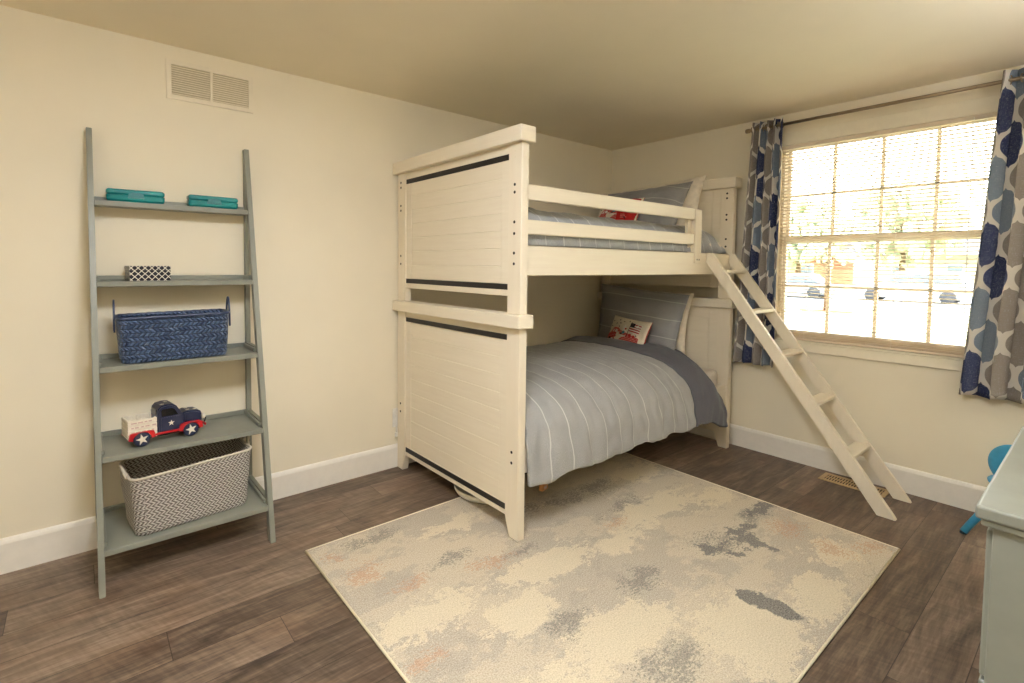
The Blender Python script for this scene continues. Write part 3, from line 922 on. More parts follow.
# ---- accent pillows with applique
def accent(label, c, lean, roll, yaw, front=None):
    W, Hh, Tt = .325, .200, .085
    f = pillow_pts(W, Hh, Tt, pinch=.07, seed=4)
    root = thing('accent_pillow', label, 'pillow')
    root.matrix_world = T(*c) @ rot('Z', yaw) @ rot('X', lean) @ rot('Y', roll) @ Matrix.Diagonal((1.08, 1.08, 1.18, 1))
    closed_pillow('cushion', root, f, front or M_cream_cl, M_redcl, 72, 48)
    def surf(x, z, lift=.0012):
        lift += .0012
        # invert approx: parameters from x,z
        a, b = x/(W/2), z/(Hh/2)
        for _ in range(4):
            p = f((a+1)/2, (b+1)/2, -1); a += (x-p.x)/(W/2); b += (z-p.z)/(Hh/2)
        p = f((a+1)/2, (b+1)/2, -1); return Vector((x, p.y-lift, z))
    def patch(name, poly, mat, lift=.0012, n=None):
        # triangulated, subdivided polygon draped on the surface
        bm = bmesh.new(); vs = [bm.verts.new((x, 0, z)) for x, z in poly]; bm.faces.new(vs)
        bmesh.ops.triangulate(bm, faces=bm.faces)
        for _ in range(3): bmesh.ops.subdivide_edges(bm, edges=[e for e in bm.edges if e.calc_length() > .012], cuts=1)
        bmesh.ops.triangulate(bm, faces=bm.faces)
        for v in bm.verts: v.co = surf(v.co.x, v.co.z, lift)
        uv = bm.loops.layers.uv.new('UVMap')
        for fc in bm.faces:
            for l in fc.loops: l[uv].uv = (l.vert.co.x+.5, l.vert.co.z+.5)
        r = bmesh.ops.extrude_face_region(bm, geom=list(bm.faces))
        for v in [g for g in r['geom'] if isinstance(g, bmesh.types.BMVert)]: v.co.y += .0008
        me = bpy.data.meshes.new(name); bmesh.ops.recalc_face_normals(bm, faces=bm.faces); bm.to_mesh(me); bm.free()
        return link_mesh(name, me, mat, root)
    def circ(x, z, r, n=14): return [(x+r*cos(2*pi*k/n), z+r*sin(2*pi*k/n)) for k in range(n)]
    # truck: faces left
    patch('truck_applique', [(-.145, -.052), (-.142, -.022), (-.112, -.014), (-.100, .012), (-.088, .020), (-.050, .020), (-.036, .010), (-.030, -.018), (.122, -.018), (.124, -.062), (-.145, -.062)], M_check)
    patch('window_applique', [(-.096, -.010), (-.088, .006), (-.078, .010), (-.078, -.010)], M_flagw, .0028)
    patch('window_applique', [(-.070, -.010), (-.070, .010), (-.054, .008), (-.048, -.010)], M_flagw, .0028)
    patch('wheel_applique', circ(-.108, -.062, .017), M_darkcl, .0028); patch('wheel_applique', circ(.078, -.062, .018), M_darkcl, .0028)
    fx = .035
    fl_ = patch('flag_applique', [(fx, .010), (fx+.078, .006), (fx+.082, .062), (fx+.004, .066)], M_flagw)
    for k in range(4):
        z = .012+k*.0145; patch('flag_stripe', [(fx+.003, z), (fx+.080, z-.003), (fx+.081, z+.004), (fx+.004, z+.007)], M_redcl, .0028)
    patch('flag_canton', [(fx+.004, .040), (fx+.034, .039), (fx+.035, .065), (fx+.005, .066)], M_darkcl, .0045)
    patch('flag_pole', [(fx-.004, -.026), (fx, -.026), (fx+.004, .072), (fx, .072)], M_darkcl, .0028)
    patch('bundle_applique', [(-.020, -.026), (.028, -.026), (.022, .010), (.006, .034), (-.004, .052), (-.012, .020)], M_flagw)
    patch('bundle_spot', circ(.002, -.002, .010), M_teacl, .0028); patch('bundle_spot', circ(.010, .022, .006), M_redcl, .0028); patch('bundle_spot', circ(-.010, -.012, .007), M_darkcl, .0028)
    patch('bundle_spot', circ(.060, -.012, .011), M_redcl, .0028); patch('bundle_spot', circ(.088, -.014, .008), M_redcl, .0028)
    for sx, sz in ((-.125, .060), (-.122, .026), (-.085, .046), (-.052, .052), (-.070, .072), (-.030, .066), (.012, .074), (-.052, .030), (.100, -.006)):
        st = []
        for k in range(10):
            r = .0055 if k % 2 == 0 else .0025; a = pi/2+k*pi/5; st.append((sx+r*cos(a), sz+r*sin(a)))
        patch('star_applique', st, M_darkcl)
    if front: patch('red_panel', [(.030, -.078), (.150, -.078), (.154, .082), (.026, .080)], M_redcl, .006)
    return root
accent('small cream cushion with red pickup truck and flag, on the lower bunk', (-.470, -.520, .742), radians(-22), radians(4), radians(-97))
accent('small red and cream cushion behind the guard rail of the top bunk', (-.560, -.480, 1.590), radians(-30), radians(-2), radians(-90), M_cream_cl)

# ---- under the bed
dish = thing('plastic_lid', 'round white plastic lid on the floor under the footboard', 'lid', (-1.838, -.605, .0095))
bm = bmesh.new(); lathe(bm, [(0, .004), (.150, .004), (.163, .010), (.172, .022), (.178, .040), (.182, .040), (.178, .020), (.170, .006), (.155, 0), (0, 0)], seg=56); obj('lid_shell', bm, M_plug, dish, True)
blk = thing('toy_block', 'small orange-brown wooden block beneath the hem of the lower duvet', 'toy', (-1.590, -.785, .009), radians(12))
bm = bmesh.new(); box(bm, (-.03, -.012, 0), (.03, .012, .034), .005, seg=2); obj('block_body', bm, M_wood, blk)
bm = bmesh.new(); box(bm, (-.012, -.0135, .01), (.012, -.012, .024), .0004); obj('block_mark', bm, M_twood, blk)

# ================================================================== LADDER SHELF
sh = thing('ladder_shelf', 'sage grey leaning ladder bookshelf with five shelves against the left wall', 'shelf', (-3.205, -.2, 0))
so = Vector(sh.location)
def sobj(name, bm, mat=M_sage): bmesh.ops.translate(bm, verts=bm.verts, vec=-so); return obj(name, bm, mat, sh)
SH_T = 1.775
def yf_(z): return -.425+(.425-.046)*z/SH_T
levels = [(.155, 0), (.484, 1), (.816, 2), (1.149, 3), (1.478, 4)]
for xa, xb in ((-3.521, -3.501), (-2.918, -2.896)):
    bm = bmesh.new(); w = .045
    prism(bm, [(yf_(0), .0005), (yf_(0)+w, .0005), (yf_(SH_T)+w*.72, SH_T), (yf_(SH_T), SH_T)], 'x', xa, xb, .0015); sobj('front_leg', bm)
    bm = bmesh.new(); prism(bm, [(-.052, .14), (-.018, .14), (-.0145, SH_T-.004), (-.040, SH_T-.004)], 'x', xa+.001, xb-.001, .0015); sobj('rear_leg', bm)
    for z, k in levels[:4]:
        bm = bmesh.new(); box(bm, (xa+.002, yf_(z)+.035, z-.014), (xb-.002, -.045, z+.022), .0015); sobj('side_rail', bm)
for z, k in levels:
    bm = bmesh.new(); fy = yf_(z)+.002
    box(bm, (-3.5008, fy, z-.022), (-2.9182, -.022, z), .0015)
    box(bm, (-3.5008, -.034, z), (-2.9182, -.022, z+.020), .0015)
    if k < 4:
        box(bm, (-3.5008, fy+.035, z), (-3.491, -.034, z+.018), .0015); box(bm, (-2.928, fy+.035, z), (-2.9182, -.034, z+.018), .0015)
    sobj('shelf_board', bm)

# teal cases
def case(label, cx, cy, rz, w=.208, d=.062, h=.052):
    t0 = thing('pencil_case', label, 'case', (cx, cy, 1.4785), rz, 'teal plastic cases on the top shelf')
    for z0, z1, nm, e in ((.001, .028, 'case_base', .0), (.0295, h, 'case_lid', .0)):
        bm = bmesh.new(); n = 28; r = .014; rings = []
        hs = [(z0, .005), (z0+.006, .0), (z1-.006, 0.0), (z1, .006)] if nm == 'case_lid' else [(z0, .007), (z0+.008, .001), (z1, 0.0)]
        for zz, ins in hs:
            ring = []
            for (sx, sy, a0) in ((1, 1, 0), (-1, 1, 90), (-1, -1, 180), (1, -1, 270)):
                for k in range(5):
                    a = radians(a0+k*22.5); ring.append(bm.verts.new((sx*(w/2-r)+(r-ins)*cos(a), sy*(d/2-r)+(r-ins)*sin(a), zz)))
            rings.append(ring)
        for a, b in zip(rings, rings[1:]):
            for k in range(20): bm.faces.new((a[k], a[(k+1) % 20], b[(k+1) % 20], b[k]))
        bm.faces.new(rings[0][::-1]); bm.faces.new(rings[-1])
        obj(nm, bm, M_teal, t0, False)
    bm = bmesh.new(); prism(bm, [(-.030, .016), (.030, .016), (.026, .034), (.012, .039), (-.012, .039), (-.026, .034)], 'y', -d/2-.004, -d/2+.001, .001); obj('latch', bm, M_teal2, t0)
    return t0
case('flat teal plastic case at the left of the top shelf', -3.357, -.068, radians(-2))
case('flat teal plastic case at the right of the top shelf', -3.062, -.074, radians(2))

# lattice box
lb = thing('trinket_box', 'small black box with cream lattice pattern on the second shelf', 'box', (-3.322, -.098, 1.1495), radians(6))
def uvbox(name, w, d, h, z0, mat, parent, top=True):
    vs = [(-w/2, -d/2, z0), (w/2, -d/2, z0), (w/2, d/2, z0), (-w/2, d/2, z0), (-w/2, -d/2, z0+h), (w/2, -d/2, z0+h), (w/2, d/2, z0+h), (-w/2, d/2, z0+h)]
    fs = [(0, 1, 5, 4), (1, 2, 6, 5), (2, 3, 7, 6), (3, 0, 4, 7), (4, 5, 6, 7), (3, 2, 1, 0)]
    me = bpy.data.meshes.new(name); me.from_pydata(vs, [], fs); uv = me.uv_layers.new(name='UVMap')
    off = [(0, w), (w, d), (w+d, w), (2*w+d, d)]
    for fi, p in enumerate(me.polygons):
        for li in p.loop_indices:
            v = Vector(vs[me.loops[li].vertex_index])
            if fi in (0, 2): u_ = v.x; w_ = v.z
            elif fi in (1, 3): u_ = v.y; w_ = v.z
            else: u_ = v.x; w_ = v.y
            uv.data[li].uv = (u_+1.0, w_+1.0)
    o = link_mesh(name, me, mat, parent); b = o.modifiers.new('b', 'BEVEL'); b.width = .001; b.segments = 2; return o
uvbox('box_body', .148, .10, .045, 0.0, M_lattice, lb); uvbox('box_lid', .150, .102, .016, .0455, M_lattice, lb)

# woven baskets
def basket(root, W, D, Hh, taper, mat, rimmat, hfun, thick=.008, rr=.045, wob=.004):
    """open rounded-rect basket, outer wall + inner wall + floor in one body mesh"""
    n = 96
    def loop(w, d, r):
        pts = []; per = []
        L = 2*(w-2*r)+2*(d-2*r)+2*pi*r
        for k in range(n):
            q = k/n*L; s = q
            segs = [('l', w-2*r, (-w/2+r, -d/2), (1, 0)), ('a', pi*r/2, (w/2-r, -d/2+r), -90), ('l', d-2*r, (w/2, -d/2+r), (0, 1)), ('a', pi*r/2, (w/2-r, d/2-r), 0),
                    ('l', w-2*r, (w/2-r, d/2), (-1, 0)), ('a', pi*r/2, (-w/2+r, d/2-r), 90), ('l', d-2*r, (-w/2, d/2-r), (0, -1)), ('a', pi*r/2, (-w/2+r, -d/2+r), 180)]
            for ty, ln, c, dr in segs:
                if s <= ln:
                    if ty == 'l': pts.append((c[0]+dr[0]*s, c[1]+dr[1]*s))
                    else:
                        a = radians(dr)+s/r; pts.append((c[0]+r*cos(a), c[1]+r*sin(a)))
                    break
                s -= ln
            else: pts.append((-w/2+r, -d/2))
            per.append(q)
        return pts, per, L
    vs, uvs, fs = [], [], []
    nz = 22
    def addring(tz, inset, sgn):
        w = W*(1-taper*(1-tz))-2*inset; d = D*(1-taper*(1-tz))-2*inset
        pts, per, L = loop(w, d, max(.012, rr-inset))
        base = len(vs)
        for k, (x, y) in enumerate(pts):
            hz = hfun(x/W, y/D)
            bul = wob*noise.noise(Vector((x*9, y*9, tz*2)))
            zz = .001+inset*.3*(1-tz)+tz*(hz-.001)
            f_ = 1+bul/ max(.05, sqrt(x*x+y*y))
            # bottom edge rounding
            if tz < .08: f_ *= 1-.02*(1-tz/.08)
            vs.append((x*f_, y*f_, zz)); uvs.append((per[k], zz))
        return base
    rings = [addring(j/nz, 0, 1) for j in range(nz+1)] + [addring(1-j/nz, thick, -1) for j in range(nz+1)]
    for a, b in zip(rings, rings[1:]):
        for k in range(n): fs.append((a+k, a+(k+1) % n, b+(k+1) % n, b+k))
    fs.append(tuple(rings[0]+k for k in range(n))[::-1]); fs.append(tuple(rings[-1]+k for k in range(n)))
    me = bpy.data.meshes.new('basket_body'); me.from_pydata(vs, [], fs); uv = me.uv_layers.new(name='UVMap')
    for p in me.polygons:
        us = [uvs[me.loops[l].vertex_index][0] for l in p.loop_indices]
        wrapn = max(us)-min(us) > W*.8 and len(us) == 4
        Lt = 2*(W+D)
        for l in p.loop_indices:
            u_, v_ = uvs[me.loops[l].vertex_index]
            if wrapn and u_ < .2: u_ += max(us)+ .012 - u_ if u_ < .0005 else 0
            uv.data[l].uv = (u_, v_)
        p.use_smooth = True
    body = link_mesh('basket_body', me, mat, root)
    # rim
    bm = bmesh.new(); top = [Vector(vs[rings[nz]+k]) for k in range(n)]
    top = [p*1.0+Vector((-p.x*.008, -p.y*.008, 0)) for p in top]
    R = .0062; rg_ = []
    for k in range(n):
        p = top[k]; d = (top[(k+1) % n]-top[k-1]).normalized(); w = Vector((d.y, -d.x, 0)).normalized(); u_ = Vector((0, 0, 1))
        r_ = R*(1+.15*sin(k*2*pi/3))
        rg_.append([bm.verts.new(p+(w*cos(2*pi*q/8)+u_*sin(2*pi*q/8))*r_) for q in range(8)])
    for k in range(n):
        for q in range(8): bm.faces.new((rg_[k][q], rg_[k][(q+1) % 8], rg_[(k+1) % n][(q+1) % 8], rg_[(k+1) % n][q]))
    obj('rim', bm, rimmat, root, True)
    return body
nb = thing('woven_basket', 'navy blue woven strap basket with loop handles on the middle shelf', 'basket', (-3.232, -.137, .8165), radians(-1))
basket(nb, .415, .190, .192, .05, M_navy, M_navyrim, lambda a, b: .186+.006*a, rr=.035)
def handle(root, pts, w, th, mat, name='handle'):
    bm = bmesh.new(); pts = [Vector(p) for p in pts]; rings = []
    for i, p in enumerate(pts):
        d = (pts[min(i+1, len(pts)-1)]-pts[max(i-1, 0)]).normalized(); u = Vector((1, 0, 0)); v = d.cross(u).normalized()
        rings.append([bm.verts.new(p+u*a*th+v*b*w) for a, b in ((-.5, -.5), (.5, -.5), (.5, .5), (-.5, .5))])
    for a, b in zip(rings, rings[1:]):
        for k in range(4): bm.faces.new((a[k], a[(k+1) % 4], b[(k+1) % 4], b[k]))
    bm.faces.new(rings[0][::-1]); bm.faces.new(rings[-1])
    return obj(name, bm, mat, root, True)
for sx in (-1, 1):
    pts = []
    for k in range(25):
        t = k/24; y = -.036+.072*t; z = .125+.125*(sin(pi*t)**.38)
        pts.append((sx*.214, y, z))
    handle(nb, pts, .013, .006, M_navyrim)
cb = thing('storage_basket', 'large grey and white herringbone basket on the bottom shelf', 'basket', (-3.200, -.226, .1555), radians(6))
basket(cb, .462, .240, .27, .075, M_chev, M_chevrim, lambda a, b: .238+.014*a+.020*max(0, b), rr=.04, wob=.006)
for sx in (-1, 1):
    pts = []
    for k in range(17):
        t = k/16; pts.append((sx*(.231+.012*sin(pi*t)), -.055+.09*t, (.222 if sx < 0 else .236)+.046*sin(pi*t)))
    bm = bmesh.new(); tube(bm, pts, .006, 8, rfun=lambda t: .006*(1+.2*sin(t*60))); obj('handle', bm, M_chevrim, cb, True)

# ---- toy truck
tk = thing('toy_truck', 'painted metal toy pickup truck in navy, red and white on a shelf', 'toy truck', (-3.288, -.200, .4845), radians(8.5)); tk.scale = (.96, .96, .96)
def tobj(name, bm, mat, par=None, smooth=False): return obj(name, bm, mat, par or tk, smooth)
WD = .060     # half width
# cab
bm = bmesh.new()
cab = [(-.032, .040), (-.034, .122), (-.031, .142), (-.020, .154), (.004, .158), (.028, .155), (.040, .146), (.054, .124), (.066, .104), (.070, .040)]
prism(bm, cab, 'y', -.050, .050, .006); tobj('cab', bm, M_tnavy)
for s in (-1, 1):
    bm = bmesh.new(); prism(bm, [(-.018, .108), (-.020, .134), (-.014, .140), (.022, .140), (.032, .134), (.046, .108)], 'y', s*.0505, s*.047, 0); w = tobj('cab_window', bm, M_tglass)
    bm = bmesh.new(); prism(bm, [(-.020, .045), (-.020, .103), (.058, .103), (.058, .045)], 'y', s*.0525, s*.049, .001); tobj('door', bm, M_tnavy)
bm = bmesh.new(); prism(bm, [(-.0, -.0), (.0, .0), (0, 0)], 'y', 0, 0.001) if False else box(bm, (-.0355, -.034, .114), (-.0325, .034, .140), .001); tobj('rear_window', bm, M_tglass)
bm = bmesh.new()
vs_ = box(bm, (-.0015, -.040, -.015), (.0015, .040, .015), .0005); bmesh.ops.transform(bm, matrix=T(.0490, 0, .130) @ rot('Y', radians(-28)), verts=bm.verts); tobj('windscreen', bm, M_tglass)
# hood
bm = bmesh.new()
prism(bm, [(.068, .040), (.068, .108), (.085, .112), (.128, .108), (.142, .100), (.147, .085), (.147, .040)], 'y', -.040, .040, .008); tobj('hood', bm, M_tnavy)
bm = bmesh.new()
for k in range(6): box(bm, (.1475, -.026+k*.009, .052), (.1505, -.021+k*.009, .092), .0008)
tobj('grille', bm, M_twhite)
for s in (-1, 1):
    bm = bmesh.new(); lathe(bm, [(0, .143), (.011, .143), (.012, .152), (.008, .156), (0, .157)], (0, s*.046, .078), 'x', 16); tobj('headlight', bm, M_twhite, smooth=True)
# fenders
def fender(x, s):
    bm = bmesh.new(); pts = []
    R1, R0 = .044, .034
    for k in range(13):
        a = pi*(k/12); pts.append((x+R1*cos(a)*1.12*(1 if abs(cos(a)) < .9 else .98), .034+min(.029, R1*sin(a)*1.25)))
    for k in range(12, -1, -1):
        a = pi*(k/12); pts.append((x+R0*cos(a), .031+R0*sin(a)*.93))
    prism(bm, pts, 'y', s*.040, s*.064, .0)
    tobj('fender', bm, M_tred)
for s in (-1, 1):
    fender(-.093, s); fender(.094, s)
    bm = bmesh.new(); box(bm, (-.052, s*.046, .036), (.052, s*.062, .043), .002); tobj('running_board', bm, M_tred)
for x in (-.093, .094):
    for s in (-1, 1):
        bm = bmesh.new(); lathe(bm, [(0, .0), (.026, .0), (.031, .003), (.0315, .010), (.031, .015), (.026, .018), (0, .018)] , (x, s*.052-.009, .0315), 'y', 28); wh = tobj('wheel', bm, M_tnavy, smooth=True)
        bm = bmesh.new(); st = []
        for k in range(10):
            r = .024 if k % 2 == 0 else .0095; a = pi/2+k*pi/5+.2; st.append((x+r*cos(a), .0315+r*sin(a)))
        prism(bm, st, 'y', s*.0608, s*.0622); tobj('wheel_star', bm, M_twhite, wh)
def star(x, y, z, r, ax, par=None):
    bm = bmesh.new(); st = []
    for k in range(10):
        q = r if k % 2 == 0 else r*.4; a = pi/2+k*pi/5; st.append((x+q*cos(a), (z if ax == 'y' else y)+q*sin(a)))
    if ax == 'y': prism(bm, st, 'y', y-.0006, y+.0006)
    else: prism(bm, st, 'z', z-.0006, z+.0006)
    tobj('painted_star', bm, M_twhite)
for s in (-1, 1): star(.018, s*.053, .076, .013, 'y')
for (x, y, z) in ((.092, -.018, .1125), (.122, -.016, .1098), (-.010, -.026, .1575), (.012, .01, .1585), (.095, .02, .1125)): star(x, y, z, .009, 'z')
# bed
bm = bmesh.new()
for s in (-1, 1):
    for k in range(4): box(bm, (-.137, s*.044, .036+k*.0195), (-.036, s*.054, .054+k*.0195), .0015)
    for xx in (-.132, -.085, -.042): box(bm, (xx-.004, s*.040, .034), (xx+.004, s*.046, .114), .001)
for k in range(4): box(bm, (-.142, -.054, .036+k*.0195), (-.134, .054, .054+k*.0195), .0015)
box(bm, (-.137, -.050, .030), (-.036, .050, .038)); tobj('truck_bed', bm, M_twhite)
for s in (-1, 1):
    for k in (1, 2, 3):
        xx = -.130
        while xx < -.05:
            w = random.uniform(.008, .020); bm = bmesh.new(); box(bm, (xx, s*.0535, .042+k*.0195), (xx+w, s*.0545, .047+k*.0195)); xx += w+random.uniform(.004, .010)
            tobj('plank_marking', bm, M_twood)
bm = bmesh.new(); box(bm, (-.13, -.038, .022), (.14, .038, .036), .002); tobj('chassis', bm, M_tblack)
bm = bmesh.new(); box(bm, (.152, -.052, .034), (.160, .052, .046), .003); tobj('bumper', bm, M_tred)
bm = bmesh.new(); tube(bm, [(.157, -.030, .040), (.166, -.026, .062), (.160, 0, .070), (.166, .026, .062), (.157, .030, .040)], .003, 8); tobj('bull_bar', bm, M_tblack, smooth=True)

LU1, LU2, LD = 200.0, 76.0, 50.0  # strengths of the added fill lamps: two uplighters and the dome
# ================================================================== CABINET + CHAIR
dk = thing('cabinet', 'sage grey painted cabinet with panelled side at the bottom right corner', 'cabinet', (-1.5, -2.8, 0))
do = Vector(dk.location)
def dobj(name, bm, mat=M_sage, smooth=False): bmesh.ops.translate(bm, verts=bm.verts, vec=-do); return obj(name, bm, mat, dk, smooth)
DX0, DX1, DY0, DY1 = -2.128, -.95, -2.500, -3.06
bm = bmesh.new(); box(bm, (DX0, DY1, .722), (DX1, DY0, .750), .006, seg=3); dobj('top', bm)
bm = bmesh.new(); box(bm, (DX0+.008, DY1+.008, .708), (DX1-.008, DY0-.008, .722), .004, seg=2); dobj('top_moulding', bm)
bm = bmesh.new()
cx0, cx1, cy0, cy1 = DX0+.022, DX1-.022, DY0-.024, DY1+.024
box(bm, (cx0+.012, cy1+.006, .05), (cx1-.012, cy0-.006, .708)); dobj('carcass', bm)
for xs, xi in ((cx0, cx0+.014), (cx1-.014, cx1)):
    bm = bmesh.new()
    box(bm, (xs, cy0, .0005), (xi, cy0-.062, .708), .002); box(bm, (xs, cy1, .0005), (xi, cy1+.062, .708), .002)
    box(bm, (xs, cy0-.062, .640), (xi, cy1+.062, .708), .002); box(bm, (xs, cy0-.062, .05), (xi, cy1+.062, .12), .002)
    box(bm, (xs+.008, cy0-.062, .12), (xi-.002, cy1+.062, .640)); dobj('side_panel', bm)
for k in range(2):
    xa = cx0+.02+k*(cx1-cx0-.02)/2; xb = xa+(cx1-cx0-.06)/2
    for z0, z1 in ((.07, .37), (.38, .69)):
        bm = bmesh.new(); box(bm, (xa, cy0-.006, z0), (xb, cy0+.010, z1), .003); f_ = dobj('drawer', bm)
        bm = bmesh.new(); lathe(bm, [(0, .0), (.006, 0), (.006, .012), (.014, .018), (.013, .024), (0, .026)], ((xa+xb)/2, cy0+.010, (z0+z1)/2), 'y', 18)
        bmesh.ops.translate(bm, verts=bm.verts, vec=-do); obj('knob', bm, M_nickel, f_, True)

ch = thing('kids_chair', "bright blue child's chair with a rounded back, mostly hidden behind the grey cabinet", 'chair', (-.245, -2.46, 0))
bm = bmesh.new(); lathe(bm, [(0, .246), (.10, .243), (.118, .246), (.130, .254), (.132, .262), (.126, .268), (.10, .262), (0, .258)], seg=48); obj('seat', bm, M_blue, ch, True)
bm = bmesh.new(); lathe(bm, [(0, -.008), (.080, -.008), (.098, -.004), (.100, 0), (.098, .004), (.080, .008), (0, .008)], (0, .028, 0), 'y', 44)
bmesh.ops.transform(bm, matrix=T(-.01, .012, .340) @ rot('Z', radians(62)) @ Matrix.Diagonal((1.25, 1, 1.05, 1)) , verts=bm.verts); obj('backrest', bm, M_blue, ch, True)
for k, e in enumerate(((-.095, .190), (.170, .105), (-.185, -.080), (.085, -.170))):
    e = Vector((e[0], e[1], .009)); t_ = Vector((e.x*.35, e.y*.35, .250))
    bm = bmesh.new(); tube(bm, [t_, t_.lerp(e, .5), e], .016, 14, rfun=lambda t: .0165-.002*t); lg = obj('leg', bm, M_blue, ch, True)
    bm = bmesh.new(); lathe(bm, [(0, 0), (.0125, 0), (.0135, .004), (.0125, .0088), (0, .0088)], (e.x, e.y, .0004), 'z', 16); obj('foot_pad', bm, M_bluedk, lg, True)

# ---- invented fill lamps, added unseen behind or beside the camera
def glow(name, st):
    m = bpy.data.materials.new(name); m.use_nodes = True; b = m.node_tree.nodes['Principled BSDF']
    b.inputs['Base Color'].default_value = (.9, .9, .88, 1); b.inputs['Emission Color'].default_value = (.96, .985, 1.05, 1); b.inputs['Emission Strength'].default_value = st
    return m
for (lx, ly, lab, st) in ((-1.42, -3.42, 'unseen tall uplighter added as fill light behind the cabinet', LU1), (-4.4, -2.45, 'unseen tall uplighter added as fill light near the rear wall', LU2)):
    fl_ = thing('fill_uplighter', lab, 'fill light', (lx, ly, 0))
    bm = bmesh.new(); lathe(bm, [(0, .0005), (.14, .0005), (.145, .012), (.12, .025), (.02, .03), (0, .03)], seg=40); obj('base', bm, M_bronze, fl_, True)
    bm = bmesh.new(); tube(bm, [(0, 0, .028), (0, 0, 1.60)], .012, 14); obj('pole', bm, M_bronze, fl_, True)
    bm = bmesh.new(); lathe(bm, [(0, 1.59), (.05, 1.595), (.14, 1.63), (.20, 1.69), (.225, 1.76), (.219, 1.76), (.19, 1.695), (.13, 1.64), (.05, 1.605), (0, 1.60)], seg=48); obj('fill_bowl', bm, M_bronze, fl_, True)
    bm = bmesh.new(); lathe(bm, [(0, 1.705), (.12, 1.702), (.188, 1.697), (.188, 1.700), (.12, 1.708), (0, 1.712)], seg=48); obj('diffuser', bm, glow('fill_diffuser_glow', st), fl_, True)
cl = thing('fill_dome', 'unseen wide round dome added as fill light above the middle of the room', 'ceiling light', (-3.15, -2.05, H))  # invented dome, added out of view to brighten the room
bm = bmesh.new(); lathe(bm, [(0, 0), (.29, 0), (.295, -.010), (.288, -.020), (0, -.020)], seg=40); obj('light_base', bm, M_nickel, cl, True)
bm = bmesh.new(); lathe(bm, [(.280, -.021), (.282, -.03), (.24, -.065), (.14, -.088), (0, -.096)], seg=40); obj('diffuser', bm, glow('fill_dome_glow', LD), cl, True)

# ================================================================== OUTDOORS
GZ = -.55
def flat(name, pts, z, mat):
    bm = bmesh.new(); prism(bm, pts, 'z', z-.05, z); return struct(obj(name, bm, mat))
flat('lawn', [(.3, -60), (90, -60), (90, 70), (.3, 70)], GZ, M_grass)
flat('street', [(27.0, -60), (41, -60), (41, 70), (27.0, 70)], GZ+.03, M_road)
mr = flat('mulch_ring', [(20.5+.9*cos(2*pi*k/20), 4.6+.9*sin(2*pi*k/20)) for k in range(20)], GZ+.03, M_mulch)
def tree(label, x, y, h, r, trunk_r, mat, name='tree', n=260, base=.35):
    t0 = thing(name, label, 'tree', (x, y, GZ), 0)
    bm = bmesh.new(); top = Vector((0, 0, h*.75))
    tube(bm, [(0, 0, 0), (.05, .02, h*.3), (-.03, .04, h*.55), top], trunk_r, 10, rfun=lambda t: trunk_r*(1-.75*t))
    for k in range(6):
        a = k*1.05; z0 = h*(.32+.06*k); tube(bm, [(0, 0, z0), (cos(a)*r*.4, sin(a)*r*.4, z0+h*.14), (cos(a)*r*.7, sin(a)*r*.7, z0+h*.22)], trunk_r*.3, 6, rfun=lambda t: trunk_r*.35*(1-.8*t))
    obj('trunk', bm, M_bark, t0, True)
    bm = bmesh.new(); rnd = random.Random(int(x*10+y*7))
    for k in range(n):
        while True:
            p = Vector((rnd.uniform(-1, 1), rnd.uniform(-1, 1), rnd.uniform(-1, 1)))
            if .35 < p.length < 1: break
        c = Vector((p.x*r, p.y*r, h*(base+1)/2+p.z*h*(1-base)/2)); s = r*rnd.uniform(.10, .2)
        mtx = T(*c) @ Euler((rnd.uniform(0, 6), rnd.uniform(0, 6), 0)).to_matrix().to_4x4() @ Matrix.Diagonal((s, s*.8, s*.45, 1))
        bmesh.ops.create_icosphere(bm, subdivisions=1, radius=1, matrix=mtx)
    obj('crown', bm, mat, t0)
    return t0
tree('young tree in a mulch ring on the lawn outside the window', 20.5, 4.6, 4.4, 1.3, .09, M_leaf, n=90, base=.4)
for i, (x, y, h, r, lab) in enumerate(((47, 24, 9, 3.6, 'leafy tree beyond the street, seen in the left panes'), (49, 15.5, 8, 3.4, 'leafy tree beyond the street, behind the young tree'), (46, 7.4, 8.5, 3.5, 'leafy tree beyond the street, seen in the middle right panes'), (48, -1.5, 10, 4.0, 'tall leafy tree beyond the street, nearest the right curtain'))):
    tree(lab, x, y, h, r, .25, (M_leaf, M_leaf2)[i % 2], n=320, base=.22)
def house(label, x, y, w, d, h, wall):
    t0 = thing('house', label, 'house', (x, y, GZ))
    bm = bmesh.new(); box(bm, (0, -w/2, 0), (d, w/2, h)); obj('house_wall', bm, wall, t0)
    bm = bmesh.new(); prism(bm, [(-.5, h), (d+.5, h), (d/2, h+2.2)], 'y', -w/2-.5, w/2+.5); obj('roof', bm, M_roof, t0)
    for k in range(4):
        yy = -w/2+w*(k+.5)/4
        bm = bmesh.new(); box(bm, (-.06, yy-.6, .9), (0, yy+.6, 2.2)); f_ = obj('house_window', bm, M_trim, t0)
        bm = bmesh.new(); box(bm, (-.09, yy-.5, 1.0), (-.06, yy+.5, 2.1)); obj('pane', bm, M_carg, f_)
    return t0
house('brick house across the street at the left of the window view', 56, 22, 13, 9, 3.0, M_brick)
house('pale house across the street at the right of the window view', 56, 4, 15, 9, 3.0, M_house)
